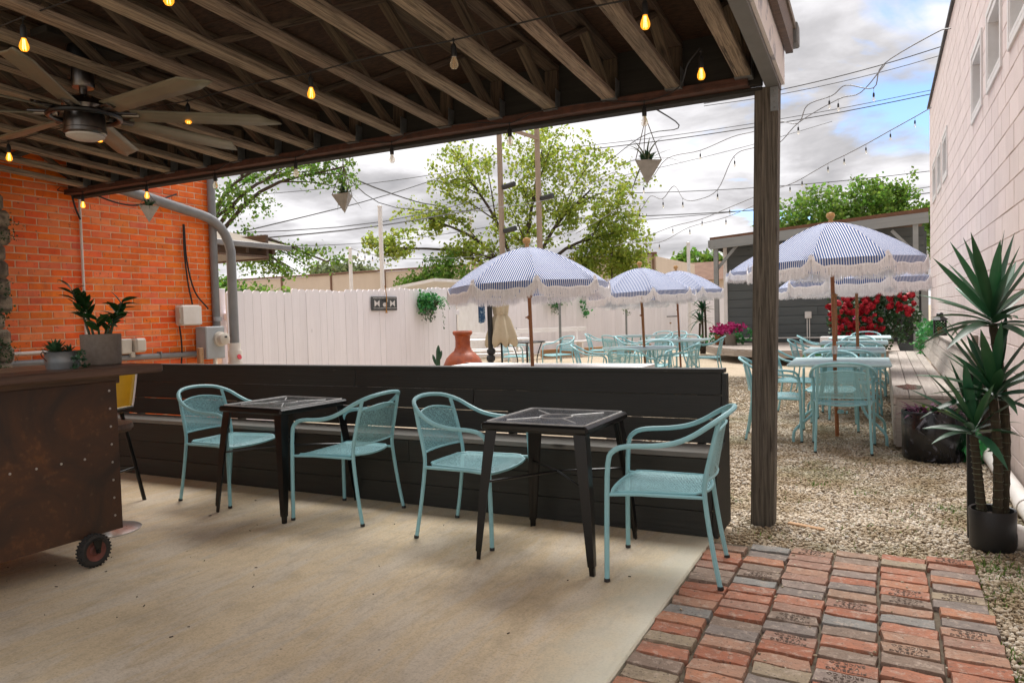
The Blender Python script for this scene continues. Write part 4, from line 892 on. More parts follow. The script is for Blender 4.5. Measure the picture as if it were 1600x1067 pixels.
# ------------------------------------------------------------ striped umbrellas
def make_umbrella(label):
    t_ = thing('patio_umbrella', label, 'umbrella', group='blue striped fringed umbrellas')
    N = 8; Rr = .82; zc = 0.0                       # canopy apex at local z = 0, pole goes down
    def prof(s): return Rr * s, -.395 * s ** 1.6
    cv = MB(); cv.uv = []; fr = MB()
    for k in range(N):
        a0 = 2 * math.pi * k / N; a1 = 2 * math.pi * (k + 1) / N; am = (a0 + a1) / 2; U, Vn = 12, 11; base = len(cv.v)
        def pt(u, s):
            r_, z = prof(min(s, 1)); p0 = Vector((math.cos(a0) * r_, math.sin(a0) * r_, z)); p1 = Vector((math.cos(a1) * r_, math.sin(a1) * r_, z))
            p = p0.lerp(p1, u); q = 4 * u * (1 - u); rad_ = Vector((math.cos(am), math.sin(am), 0)); p += rad_ * (.012 * q * min(s, 1)); p.z -= .020 * q * math.sin(math.pi * min(s, 1)) 
            if s > 1:               # valance: notched up at the seams, wavy lower edge
                d_ = .095 * min(1, (u / .16)) * min(1, ((1 - u) / .16)) if 0 < u < 1 else 0
                d_ *= 1 - .22 * q + .18 * math.cos(4 * math.pi * u) * .5
                f_ = (s - 1) * 4; p.z -= d_ * f_; p += rad_ * (.010 * f_)
            return p
        for i in range(U + 1):
            for j in range(Vn + 1):
                s = (j / 9) if j <= 9 else 1 + (j - 9) * .125; p = pt(i / U, s); cv.v.append(tuple(p)); side = p.dot(Vector((-math.sin(am), math.cos(am), 0))); cv.uv.append((side, p.dot(Vector((math.cos(am), math.sin(am), 0)))))
        for i in range(U):
            for j in range(Vn): a_ = base + i * (Vn + 1) + j; cv.f.append((a_, a_ + 1, a_ + Vn + 2, a_ + Vn + 1))
        n_ = 210
        for layer in range(2):
            for i in range(n_):
                u = (i + random.random()) / n_; p = pt(u, 1.25); rad_ = Vector((math.cos(am), math.sin(am), 0)); tg = Vector((-math.sin(am), math.cos(am), 0))
                p = p + rad_ * (.003 + .006 * layer) + Vector((0, 0, .012)); ln = random.uniform(.085, .115) + .03 * (1 - min(1, u / .12, (1 - u) / .12)); e_ = p - Vector((0, 0, ln)) + tg * random.gauss(0, .008) + rad_ * random.gauss(0.004, .006); w_ = tg * random.uniform(.0016, .0028); m_ = (p + e_) / 2 + tg * random.gauss(0, .004)
                fr.add([p - w_, p + w_, m_ + w_, m_ - w_, e_ + w_ * .4, e_ - w_ * .4], [(0, 1, 2, 3), (3, 2, 4, 5)])
        # heading tape of the fringe
        tp = [pt(i / 16, 1.25) + Vector((math.cos(am), math.sin(am), 0)) * .004 for i in range(17)]
        fr.tube(tp, .007, 5)
        tp = [pt(.002, s) + Vector((math.cos(a0), math.sin(a0), 0)) * .004 for s in (.985, 1.0)]
    cn = cv.obj('canopy', 'stripe', t_, smooth=40)
    put('fringe', (lambda me_: (me_.from_pydata(fr.v, [], fr.f), me_.materials.append(M['fringe']), me_)[2])(bpy.data.meshes.new('fringe')), t_)
    for k in range(N):
        a_ = 2 * math.pi * k / N; d_ = Vector((math.cos(a_), math.sin(a_), 0))
        MB().tube([d_ * prof(s)[0] * .995 + Vector((0, 0, prof(s)[1] - .012)) for s in (0.03, .25, .5, .75, 1)], .006, 5).obj('rib', 'umbrella_wood', t_)
    # pinch of fringe running up each seam
    for k in range(N):
        a_ = 2 * math.pi * k / N; d_ = Vector((math.cos(a_), math.sin(a_), 0)); tg = Vector((-d_.y, d_.x, 0)); mb = MB()
        for i in range(60):
            s_ = random.uniform(-1, 1); h = random.uniform(-.02, .045); p = d_ * (Rr + .008 - h * .2) + tg * s_ * (.032 - h * .35) + Vector((0, 0, prof(1)[1] + h)); e_ = p + Vector((0, 0, -random.uniform(.075, .12))) + tg * s_ * .02 + d_ * .008; w_ = tg * .0026
            mb.add([p - w_, p + w_, e_ + w_ * .5, e_ - w_ * .5], [(0, 1, 2, 3)])
        me_ = bpy.data.meshes.new('corner_tassel'); me_.from_pydata(mb.v, [], mb.f); me_.materials.append(M['fringe']); put('corner_tassel', me_, t_)
    MB().lathe([(.0001, -.02), (.02, -.02), (.022, .012), (.016, .022), (.034, .04), (.042, .062), (.034, .088), (.0001, .098)], 14).obj('finial', 'finial', t_)
    MB().lathe([(.03, -.52), (.034, -.46), (.03, -.42)], 12).obj('runner', 'umbrella_wood', t_)
    for k in range(N):
        a_ = 2 * math.pi * k / N; d_ = Vector((math.cos(a_), math.sin(a_), 0)); MB().tube([d_ * .03 + Vector((0, 0, -.46)), d_ * .42 + Vector((0, 0, -.135))], .005, 5).obj('strut', 'umbrella_wood', t_)
    pole = MB().tube([(0, 0, -2.12), (0, 0, 0)], .019, 10).obj('pole', 'umbrella_wood', t_)
    kb = MB().ball((0, 0, 0), .022, 10, 6); kb.tube([(0, 0, 0), (.05, 0, 0)], .008, 6); kb.obj('tilt_knob', 'umbrella_wood', t_, (.02, 0, -.72)); MB().lathe([(.026, -1.30), (.026, -1.22)], 12).obj('ferrule', 'steel', t_)
    return t_
um = make_umbrella('blue striped fringed umbrella standing through the white table, nearest on the left')
def place_um(o, foot, top, spin, label=None):
    a_, b_ = Vector(foot), Vector(top); q = (b_ - a_).to_track_quat('Z', 'Y'); e_ = (q @ Matrix.Rotation(D(spin), 3, 'Z').to_quaternion()).to_euler()
    o.location = b_; o.rotation_euler = e_
    if label: o['label'] = label
    return o
place_um(um, (-3.19, 6.755, 0), (-3.245, 6.78, 1.965), 10)
U2 = [((-.421, 7.914, 0), (-.455, 7.90, 2.10), 14, 'blue striped umbrella through the nearest right table, biggest in view on the right'),
      ((-3.20, 10.75, 0), (-3.28, 10.78, 1.93), 4, 'blue striped umbrella over the round middle table'),
      ((-3.33, 13.4, 0), (-3.40, 13.42, 2.00), 17, 'blue striped umbrella behind the middle one, close to the shed'),
      ((-1.94, 14.7, 0), (-1.93, 14.74, 2.34), 8, 'blue striped umbrella half hidden behind the wooden post'),
      ((-.28, 10.05, 0), (-.30, 10.05, 1.98), 26, 'blue striped umbrella over the second right table, behind the biggest one'),
      ((-.63, 12.0, 0), (-.64, 12.0, 1.96), 0, 'blue striped umbrella over the third right table, mostly hidden by nearer canopies'),
      ((-4.75, 15.9, 0), (-4.80, 15.9, 1.90), 12, 'farthest blue striped umbrella over the far round table')]
for f_, tp, sp_, lb in U2: place_um(dup(um), f_, tp, sp_, lb)
# loose striped tie straps
for o, x in ((0, 0),): pass
# ------------------------------------------------------------ white table behind the bench
wt = thing('white_table', 'long white table behind the dark bench with an umbrella through it', 'table', (-3.15, 6.75, Gz))
for i in range(5):
    y = -.42 + i * .21
    plank('top_board', 'white_paint', (2.15, .206, .038), wt, (.0, y, .752))
plank('apron', 'white_paint', (1.9, .03, .10), wt, (0, -.42, .68)); plank('apron', 'white_paint', (1.9, .03, .10), wt, (0, .42, .68))
for x in (-.92, .92):
    for y in (-.38, .38): MB().box((x, y, .365), (.09, .09, .73), .006).obj('leg', 'white_paint', wt, smooth=0)
# far white benches, picnic table and timber edging by the fence
for i, (x, y, dg, ln, lb) in enumerate(((-8.9, 19.6, 50, 3.0, 'low white bench along the far picket fence'), (-8.9, 15.9, 40, 2.0, 'white picnic bench left of the bistro table'))):
    b_ = thing('white_bench', lb, 'bench', (x, y, Gz), D(dg)); plank('seat', 'white_paint', (ln, .35, .045), b_, (0, 0, .45)); plank('backrest', 'white_paint', (ln, .04, .12), b_, (0, .2, .82))
    for q in (-.4, .4): MB().box((ln * q, 0, .22), (.08, .32, .44), .005).box((ln * q, .2, .6), (.06, .05, .5), .004).obj('leg', 'white_paint', b_, smooth=0)
pt_ = thing('picnic_table', 'white picnic table standing behind the closed beige umbrella', 'table', (-8.1, 14.9, Gz), D(35))
for i in range(4): plank('top_board', 'white_paint', (1.7, .17, .04), pt_, (0, -.27 + i * .18, .74))
for s in (-1, 1): plank('seat_board', 'white_paint', (1.7, .24, .04), pt_, (0, s * .72, .44))
for x in (-.6, .6):
    plank('seat_bearer', 'white_paint', (1.6, .04, .09), pt_, (x, 0, .38), (0, 0, D(90)))
    for s in (-1, 1): between('leg', 'white_paint', (x + .04, s * .25, .71), (x + .04, s * .62, 0), .05, .09, pt_)
for (x, y, dg, ln, lb) in ((-8.4, 20.6, 54, 2.2, 'orange timber edging board along the far fence foot, left piece'), (-7.2, 22.4, 54, 1.6, 'orange timber edging board along the far fence foot, right piece')):
    b_ = thing('timber_edging', lb, 'timber edging', (x, y, Gz), D(dg)); plank('timber', 'sleeper', (ln, .14, .24), b_, (0, 0, .12))
# glass bistro table
gt = thing('glass_table', 'small round black framed glass table near the closed umbrella', 'table', (-6.45, 13.35, Gz))
MB().tube([(.37 * math.cos(i * .2618), .37 * math.sin(i * .2618), .745) for i in range(24)], .014, 6, closed=True).obj('rim', 'black_metal', gt)
MB().lathe([(.0001, .742), (.365, .742), (.365, .75), (.0001, .75)], 24).obj('glass_top', 'glass', gt)
for k in range(4):
    a_ = k * 1.5708 + .5; c_, s_ = math.cos(a_), math.sin(a_); MB().tube(catmull([(.30 * c_, .30 * s_, .735), (.22 * c_, .22 * s_, .5), (.2 * c_, .2 * s_, .3), (.30 * c_, .30 * s_, 0)], 4), .012, 6).obj('leg', 'black_metal', gt)
MB().tube([(.2 * math.cos(i * .5236), .2 * math.sin(i * .5236), .3) for i in range(12)], .008, 6, closed=True).obj('ring', 'black_metal', gt)
# ------------------------------------------------------------ chiminea, cactus, closed umbrella, towel, poles
ch = thing('chiminea', 'orange terracotta chiminea beside the white picket fence', 'chiminea', (-5.79, 9.71, Gz))
MB().lathe([(.0001, .20), (.18, .20), (.27, .31), (.312, .44), (.31, .55), (.26, .66), (.19, .735), (.14, .775), (.118, .83), (.114, .93), (.120, 1.0), (.15, 1.03), (.155, 1.06), (.14, 1.08), (.105, 1.08), (.095, 1.0), (.095, .85), (.0001, .82)], 28).obj('body', 'terracotta', ch)
mo = MB().tube([(0, 0, 0), (0, -.10, 0)], .12, 20); mth = Matrix.Rotation(D(42), 3, 'Z'); dv = mth @ Vector((0, -1, 0))
MB().tube([tuple(dv * .22 + Vector((0, 0, .48))), tuple(dv * .355 + Vector((0, 0, .48)))], [.15, .135], 20, cap=False).obj('mouth_rim', 'terracotta', ch)
MB().tube([tuple(dv * .22 + Vector((0, 0, .48))), tuple(dv * .333 + Vector((0, 0, .48)))], .122, 20).obj('fire_mouth', 'black_plastic', ch)
for k in range(3): a_ = k * 2.09; MB().tube([(.2 * math.cos(a_), .2 * math.sin(a_), .26), (.22 * math.cos(a_), .22 * math.sin(a_), 0)], .015, 6).obj('stand_leg', 'black_metal', ch)
ca = thing('cactus', 'small green potted cactus with upright arms beside the chiminea', 'cactus', (-5.98, 9.28, Gz))
MB().lathe([(.0001, 0), (.11, 0), (.14, .30), (.13, .31), (.0001, .29)], 16).obj('pot', 'white_paint', ca)
def carm(pts, r): MB().tube(catmull(pts, 4), [r * k for k in [.8] + [1.0] * (4 * (len(pts) - 1) - 2) + [.75, .25]], 8).obj('arm', 'cactus', ca)
carm([(0, 0, .28), (0, 0, .5), (.01, 0, .70), (.02, 0, .88)], .034); carm([(-.01, 0, .58), (-.05, .0, .64), (-.085, 0, .74)], .022); carm([(.01, 0, .66), (.05, -.01, .70), (.075, 0, .80)], .022); carm([(-.06, 0, .28), (-.065, 0, .45), (-.065, 0, .58)], .028); carm([(.07, 0, .28), (.08, 0, .45), (.075, 0, .55)], .028)
cu_ = thing('closed_umbrella', 'folded beige canvas umbrella hanging tied to a black pole', 'umbrella', (-6.55, 12.38, Gz))
mb = MB(); n = 40
for z, r_, am in ((1.95, .03, 0), (1.8, .10, .015), (1.5, .15, .025), (1.36, .135, .02), (1.30, .125, .015), (1.22, .17, .03), (1.05, .22, .04), (.90, .265, .05), (.80, .28, .055), (.74, .24, .06)):
    for j in range(n): a_ = 2 * math.pi * j / n; rr = r_ + am * math.cos(a_ * 8) - (.0); dz = -.07 * math.cos(a_ * 8) if z < .85 else 0; mb.v.append((rr * math.cos(a_), rr * math.sin(a_), z + dz * .8))
for i in range(9):
    for j in range(n): mb.f.append((i * n + j, i * n + (j + 1) % n, (i + 1) * n + (j + 1) % n, (i + 1) * n + j))
mb.obj('folded_canopy', 'canvas_beige', cu_, (.02, .02, 0), smooth=60); MB().tube([(.135 * math.cos(i * .3927), .135 * math.sin(i * .3927), 1.33) for i in range(16)], .012, 6, closed=True).obj('tie', 'canvas_beige', cu_, (.02, .02, 0))
MB().tube([(.02, .02, .05), (.02, .02, 2.0)], .02, 8).obj('pole', 'black_metal', cu_)
bp_ = thing('black_pole', 'thick black wrapped pole just left of the folded beige umbrella', 'pole', (-6.66, 12.2, Gz)); MB().tube([(0, 0, 0), (0, 0, 1.9)], .05, 10).obj('pole', 'black_plastic', bp_); mb = MB()
for k in range(5): mb.box((random.uniform(-.02, .02), random.uniform(-.02, .02), .1 + k * .13), (.15, .14, .12), .03, Matrix.Rotation(random.uniform(-.3, .3), 4, 'Z'))
mb.obj('wrapping', 'black_plastic', bp_)
def cloth(w_, h, fold):
    return panel_grid(lambda u, v: ((w_ * (u - .5), fold * math.sin(u * 12) * (1 - .3 * v), -h * v * (1 - .15 * abs(u - .3))), (u * w_, v * h)), 14, 6)
tw = cloth(.24, .5, .03).obj('towel', 'towel', None, (-6.80, 12.15, 1.62), (0, 0, D(-25))); tag(tw, 'navy and white patterned towel hanging by the black pole', 'towel')
for x, y, zt_, r_, lb, mt_ in ((-10.39, 13.87, 3.88, .05, 'tall white steel post rising behind the near white fence', 'white_paint'), (-14.27, 17.5, 3.42, .055, 'shorter white steel post further back behind the near fence', 'white_paint'), (-6.15, 26.1, 3.65, .06, 'white steel post beside the far brown roofed house', 'white_paint'), (-7.87, 18.4, 2.2, .035, 'grey steel post in front of the far picket fence', 'galv'), (-7.0, 21.5, 1.9, .03, 'thin grey stake with a climbing plant by the far fence', 'galv'), (-19.0, 33, 6.4, .09, 'pale metal post standing right of the tall utility poles', 'white_paint')):
    p_ = thing('steel_post', lb, 'post', (x, y, Gz)); MB().tube([(0, 0, 0), (0, 0, zt_)], r_, 10).obj('shaft', mt_, p_); MB().lathe([(r_ * 1.15, zt_), (r_ * 1.15, zt_ + .03), (.001, zt_ + .05)], 10).obj('cap', mt_, p_)
# ------------------------------------------------------------ plaque on the fence, fern baskets
pl = thing('fence_plaque', 'dark rectangular plaque with white cut out shapes hung on the near white fence', 'wall plaque', (-7.165, 9.595, 1.40))
MB().box((0, 0, .115), (.018, .68, .225), .012).obj('board', 'sign_dark', pl)
mk = MB(); X_ = Matrix(((0, 0, 1, .0095), (1, 0, 0, 0), (0, 1, 0, 0), (0, 0, 0, 1)))
for s in (-1, 1):
    c0 = s * .205; mk.prism([(c0 - .065, .06), (c0, .105), (c0 + .065, .06), (c0 + .065, .17), (c0, .125), (c0 - .065, .17)], 0, .003, X_)
mk.prism([(.055 * math.cos(i * .3927) - .0, .095 + .035 * math.sin(i * .3927)) for i in range(16)], 0, .003, X_); mk.prism([(.07, .14), (.082, .14), (.082, .185), (.07, .185)], 0, .003, X_)
for zz_ in (.035, .195):
    for k in range(17): y_ = -.29 + k * .036; mk.prism([(y_, zz_), (y_ + .018, zz_), (y_ + .018, zz_ + .010), (y_, zz_ + .010)], 0, .003, X_)
mk.obj('cut_out', 'sign_white', pl, smooth=0)
MB().prism([(-.075, .15), (-.03, .15), (-.03, .19), (-.075, .19)], 0, .003, X_).prism([(-.01, .155), (.04, .155), (.04, .18), (-.01, .18)], 0, .003, X_).obj('dark_mark', 'black_plastic', pl, smooth=0)
tag(MB().tube(catmull([(-7.15, 9.60, 1.80), (-7.145, 9.63, 1.66), (-7.14, 9.62, 1.5), (-7.14, 9.61, 1.40)]), .007, 5).lathe([(.001, 0), (.018, .0), (.014, .04), (.001, .05)], 8, (-7.14, 9.61, 1.36)).obj('hanging_tassel', 'amber'), 'amber cord and tassel hanging over the fence plaque', 'tassel')
def frond(mb, base, az, ln, dr, wd):
    pts = []
    for i in range(9):
        t = i / 8; pts.append(Vector(base) + Vector((math.cos(az) * ln * t * (1 - .25 * t), math.sin(az) * ln * t * (1 - .25 * t), dr * (t * 1.1 - 1.6 * t * t))))
    for i in range(8):
        d_ = (pts[i + 1] - pts[i]); sd_ = d_.cross(Vector((0, 0, 1))).normalized(); w_ = wd * math.sin(math.pi * (i + .8) / 9.5)
        for s in (-1, 1):
            p = pts[i] + d_ * .2; mb.add([p, p + d_ * .55, p + sd_ * s * w_ + d_ * .75 - Vector((0, 0, w_ * .25))], [(0, 1, 2)])
def basket(label, x, y, z, sc, nfr):
    t_ = thing('wall_basket', label, 'plant basket', (x, y, z)); MB().lathe([(.0001, -.14 * sc), (.08 * sc, -.13 * sc), (.15 * sc, -.03), (.17 * sc, 0), (.15 * sc, .01), (.0001, 0)], 16).obj('basket', 'bark', t_)
    mb = MB()
    for k in range(nfr): frond(mb, (random.uniform(-.03, .05), random.uniform(.03, .2) * sc, .02), random.uniform(-1.9, 2.4), random.uniform(.25, .5) * sc, random.uniform(.16, .36) * sc, .045 * sc)
    leaves(mb, [(random.uniform(-.05, .15), random.uniform(-.36, .08) * sc, random.uniform(-.14, .10) * sc) for _ in range(60)], .06 * sc, 12, .05)
    raw('foliage', mb, 'fern', t_); mb = MB()
    for k in range(22):
        y_ = random.uniform(-.36, .0) * sc; l_ = random.uniform(.12, .3) * sc
        for q in range(10): p = Vector((.06 + random.uniform(-.04, .06), y_ + random.gauss(0, .012), -.1 * sc - l_ * q / 10)); leaves(mb, [p], .01, 1, .035)
    for q in range(24): leaves(mb, [(.08, .30 * sc + random.gauss(0, .01), -.08 - q * .018)], .01, 1, .03)
    struct(raw('trailing_stem', mb, 'trail', t_), 'stuff'); return t_
basket('fern basket with trailing stems hung on the near white fence', -7.12, 10.86, 1.55, 1.0, 34)
basket('green plant basket on the far white fence right of the nearest umbrella pole', -9.6, 22.1, 1.72, 1.3, 20)
mb = MB(); leaves(mb, [(-7.0 + random.gauss(0, .12), 21.5 + random.gauss(0, .12), random.uniform(1.2, 1.75)) for _ in range(26)], .08, 5, .06); tag(raw('climbing_plant', mb, 'trail'), 'sparse pale climbing plant on the thin stake by the far fence', 'plant')
mb = MB(); leaves(mb, [(-8.9 + random.gauss(0, .05), 22.9 + random.gauss(0, .05), random.uniform(1.1, 1.85)) for _ in range(24)], .06, 5, .08); tag(raw('ivy_strand', mb, 'fern'), 'short green ivy strand hanging on the far fence behind the middle umbrella', 'plant')
lt_ = thing('gate_latch', 'black metal latch on the far white fence gate', 'latch', (-6.75, 25.95, 1.05), D(54)); MB().box((0, -.03, 0), (.5, .02, .035), .004).obj('bolt', 'black_metal', lt_); MB().lathe([(.03, 0), (.035, .05)], 8, (-.1, -.04, -.26)).obj('padlock', 'sleeper', lt_)
# ------------------------------------------------------------ bar cart on the left
ct = thing('bar_cart', 'rusty steel bar cart with thick wooden top on a rubber wheel', 'bar cart', (-3.80, 2.6, 0))
MB().box((-.34, -1.05, .565), (.66, 2.10, .80), .004).obj('cabinet', 'bar_wood', ct, smooth=0)
MB().box((.0, -1.05, .565), (.012, 2.12, .82), .002).obj('front_panel', 'rusty_steel', ct, smooth=0)
MB().box((-.34, .004, .565), (.66, .012, .82), .002).obj('end_panel', 'rusty_steel', ct, smooth=0)
rv = MB().lathe([(.0068, 0), (.006, .003), (.0001, .0045)], 8, T=Matrix.Rotation(D(90), 4, 'Y')).mesh('rivet', 'steel')
for k in range(8): put('rivet', rv, ct, (.0065, -.035, .925 - k * .0985))
for k in range(9): put('rivet', rv, ct, (.0065, -.19 - k * .125, .575 + .0))
plank('skirt_board', 'bar_wood', (2.2, .03, .055), ct, (-.02, -1.06, .988), (0, 0, D(90)))
plank('skirt_board', 'bar_wood', (.62, .03, .055), ct, (-.36, -.0, .988))
mb = MB()
for i, (x0, x1) in enumerate(((-.70, -.44), (-.436, -.18), (-.176, .10))):
    e_ = .115 + (.02, .0, .035)[i]
    o = plank('top_board', 'bar_top' if i < 2 else 'bar_wood', (2.3, x1 - x0, .048), ct, ((x0 + x1) / 2, -1.06 + e_, 1.032), (0, 0, D(90)), .009)
def wheel(y, x):
    w_ = node('wheel', ct, (x, y, .086)); R9 = Matrix.Rotation(D(90), 4, 'Y')
    ty = MB().lathe([(.055, -.022), (.072, -.026), (.083, -.018), (.0855, 0), (.083, .018), (.072, .026), (.055, .022)], 28, T=R9, cap=False)
    for k in range(28):
        a_ = k * 2 * math.pi / 28
        for s in (-1, 1): ty.box((0, 0, 0), (.016, .009, .008), .002, Matrix.Rotation(a_ + s * .05, 4, 'X') @ Matrix.Translation((s * .014, 0, .085)))
    ty.obj('tyre', 'rubber', w_); MB().lathe([(.0001, -.012), (.02, -.016), (.03, -.008), (.056, -.02), (.056, .02), (.03, .008), (.02, .016), (.0001, .012)], 24, T=R9).obj('rim', 'red_hub', w_)
    return w_
fk = MB()
wheel(-.18, .03); wheel(-1.85, .03)
for y in (-.18, -1.85):
    fb_ = MB().box((-.005, y, .150), (.09, .07, .012), .002)
    for x in (-.008, .068): fb_.prism([(y - .025, .148), (y + .025, .148), (y + .010, .075), (y - .010, .075)], x - .003, x + .003, Matrix(((0, 0, 1, 0), (1, 0, 0, 0), (0, 1, 0, 0), (0, 0, 0, 1))))
    fb_.lathe([(.012, .07), (.009, .08)], 8, (0, 0, 0), Matrix.Translation((0, y, .086)) @ Matrix.Rotation(D(90), 4, 'Y')).obj('caster_fork', 'black_metal', ct)
# stools by the cart
s1 = thing('bar_stool', 'yellow shell bar stool with chrome rim and slim black legs behind the cart', 'stool', (-4.97, 3.21, 0), D(20))
sh_ = panel_grid(lambda u, v: ((.21 * (u * 2 - 1) * (1 - .15 * max(0, v - .6)), -.20 + .40 * min(v, .55) / .55 + .10 * max(0, v - .55) / .45 - .04 * (u * 2 - 1) ** 2 * (v > .55), .66 + .03 * (u * 2 - 1) ** 2 + (.30 * ((v - .55) / .45) ** 1.2 if v > .55 else .012 * (1 - v))), (u, v)), 12, 16)
seat = sh_.obj('seat_shell', 'yellow', s1); so_ = seat.modifiers.new('thickness', 'SOLIDIFY'); so_.thickness = .012
edge = [sh_.v[i] for i in [0 * 17 + j for j in range(17)] + [i * 17 + 16 for i in range(1, 13)] + [12 * 17 + j for j in range(15, -1, -1)]]
MB().tube(edge, .008, 6).obj('chrome_rim', 'steel', s1)
for sx in (-1, 1):
    for sy in (-1, 1): MB().tube([(sx * .14, sy * .14, .655), (sx * .22, sy * .24, 0)], .014, 8).obj('leg', 'black_metal', s1)
MB().tube([(sx * .19, sy * .205, .25) for sx, sy in ((-1, -1), (1, -1), (1, 1), (-1, 1))], .008, 6, closed=True).obj('foot_ring', 'black_metal', s1)
s2 = thing('pedestal_stool', 'pedestal stool with flat round steel base tucked behind the cart', 'stool', (-4.36, 2.88, 0))
MB().lathe([(.0001, 0), (.205, 0), (.205, .006), (.17, .016), (.04, .028), (.03, .05), (.0001, .05)], 32).obj('base', 'steel', s2); MB().tube([(0, 0, .04), (0, 0, .62)], .028, 12).obj('column', 'steel', s2)
MB().lathe([(.0001, .62), (.17, .62), (.185, .64), (.18, .67), (.0001, .68)], 24).obj('seat', 'bar_wood', s2)
# ------------------------------------------------------------ plants on the bar
def blade(name, mat, ln, wd, curl, nseg=6, fold=.25):
    mb = MB()
    for i in range(nseg + 1):
        t = i / nseg; w_ = wd * (math.sin(math.pi * min(1, .12 + t * .9)) ** .8 if t < 1 else 0.02); x = ln * (t - .15 * abs(curl) * t * t); z = -curl * ln * t * t
        mb.v += [(x, -w_, z + fold * w_), (x, 0, z), (x, w_, z + fold * w_)]
    for i in range(nseg):
        a_ = i * 3; mb.f += [(a_, a_ + 1, a_ + 4, a_ + 3), (a_ + 1, a_ + 2, a_ + 5, a_ + 4)]
    return mb.mesh(name, mat, 60)
def aim(d, roll=0):
    q = Vector(d).to_track_quat('X', 'Z'); return (q @ Matrix.Rotation(roll, 3, 'X').to_quaternion()).to_euler()
zp = thing('potted_plant', 'glossy leaved plant with upright stems in a tall brown pot on the bar', 'potted plant', (-4.03, 2.69, 1.0565))
MB().lathe([(.0001, 0), (.096, 0), (.102, .008), (.106, .17), (.106, .178), (.096, .178), (.094, .155), (.0001, .155)], 36).obj('pot', 'pot_brown', zp)
MB().lathe([(.0001, .156), (.094, .158)], 20).obj('soil', 'soil', zp)
ZL = [blade('leaf', 'zz', .095, .021, c_, 5, .3) for c_ in (.1, .3, .5)]
rz = random.Random(5)
for (dx, dy, h, n) in ((-.035, -.09, .36, 11), (-.02, -.06, .30, 9), (.02, .09, .27, 10), (-.02, .11, .2, 7), (.03, .04, .16, 6), (.02, -.03, .14, 5), (-.03, .07, .13, 4)):
    b_ = Vector((dx * .6, dy * .5, .15)); tip = Vector((dx * 1.6, dy * 1.35, .15 + h * .78)); pts = catmull([b_, b_.lerp(tip, .5) + Vector((0, dy * -.05, .01)), tip], 5)
    MB().tube(pts, [.0075 - .005 * i / len(pts) for i in range(len(pts))], 6).obj('stem', 'zz', zp)
    for k in range(n):
        t = .45 + .55 * k / max(1, n - 1); p = b_.lerp(tip, t); d_ = (tip - b_).normalized() * .75 + Vector((rz.uniform(-.7, .7), (1 if k % 2 else -1) * rz.uniform(.5, 1.0), rz.uniform(-.05, .35))); put('leaf', ZL[rz.randrange(3)], zp, p, aim(d_, rz.uniform(-.8, .8)))
tb = thing('succulent_tub', 'round galvanised tub of succulents and trailing leaves on the bar', 'potted plant', (-3.96, 2.42, 1.0565))
tubm = MB().lathe([(.0001, 0), (.077, 0), (.082, .03), (.0835, .04), (.082, .05), (.084, .085), (.087, .09), (.083, .093), (.08, .08), (.0001, .08)], 30).obj('tub', 'galv', tb)
MB().tube([(.01 + .0, -.088, .045), (.0, -.105, .07), (0, -.112, .085), (0, -.1, .10), (0, -.085, .085)], .003, 5).obj('handle', 'rust_strip', tb)
SL_ = [blade('leaf', 'succulent', .085, .011, c_, 5, .5) for c_ in (-.1, .15)]
for (cx, cy, n, sc) in ((0, -.035, 30, 1.0), (0, .04, 18, .62)):
    for k in range(n):
        a_ = k * 2.4; el = .15 + 1.2 * k / n; o = put('leaf', SL_[k % 2], tb, (cx, cy, .085), aim((math.cos(a_) * math.cos(el), math.sin(a_) * math.cos(el), math.sin(el)))); o.scale = (sc,) * 3
mb = MB()
for k in range(34): leaves(mb, [(.084 + random.uniform(0, .012), random.uniform(.0, .075), random.uniform(.0, .09))], .006, 3, .016)
leaves(mb, [(.05, .08 + random.uniform(0, .03), .01) for _ in range(8)], .01, 3, .016); struct(raw('trailing_stem', mb, 'succulent', tb), 'stuff')
# ------------------------------------------------------------ ceiling fan
fx, fy = -4.26, 2.81; ceil = zt(fy)
fan = thing('ceiling_fan', 'large eight blade ceiling fan with nickel motor hanging under the trusses', 'ceiling fan', (fx, fy, 2.535))
MB().lathe([(.0001, .42), (.075, .42), (.085, .36), (.075, .30), (.0001, .30)], 20).obj('mount', 'black_metal', fan)
MB().box((0, 0, .43), (.16, .5, .04), .004).obj('mount_block', 'dark_beam', fan, smooth=0)
MB().lathe([(.022, .30), (.022, .10)], 14).lathe([(.058, .17), (.062, .18), (.062, .29), (.058, .30)], 20).obj('down_rod', 'nickel', fan)
MB().lathe([(.06, .12), (.10, .10), (.12, .06), (.105, .02), (.112, -.01), (.112, -.075), (.116, -.08), (.116, -.10), (.10, -.112), (.0001, -.112)], 32).obj('motor_housing', 'nickel', fan)
MB().lathe([(.0001, -.14), (.07, -.135), (.104, -.12), (.104, -.105), (.0001, -.105)], 28).obj('light_lens', 'lens', fan)
MB().tube([(.19 * math.cos(i * .19635), .19 * math.sin(i * .19635), .0) for i in range(32)], .016, 8, closed=True).obj('blade_ring', 'black_metal', fan)
bl_ = MB(); ns = 8
for i in range(ns + 1):
    t = i / ns; x = .26 + .84 * t; w_ = .062 + .012 * t - (.05 * max(0, t - .93) / .07); pit = math.radians(16 - 6 * t)
    for s in (-1, -.3, .3, 1): y = s * w_ + (.02 * t if t > .93 else 0); bl_.v.append((x + (.03 * s if t > .97 else 0), y * math.cos(pit), -y * math.sin(pit) + .006 * (1 - s * s)))
for i in range(ns):
    for j in range(3): a_ = i * 4 + j; bl_.f.append((a_, a_ + 1, a_ + 5, a_ + 4))
blm = bl_.mesh('blade', 'fan_blade', 50); arm = MB().box((.225, 0, .0), (.14, .07, .012), .003).tube([(.14, 0, 0), (.30, 0, 0)], .018, 8).mesh('blade_arm', 'nickel')
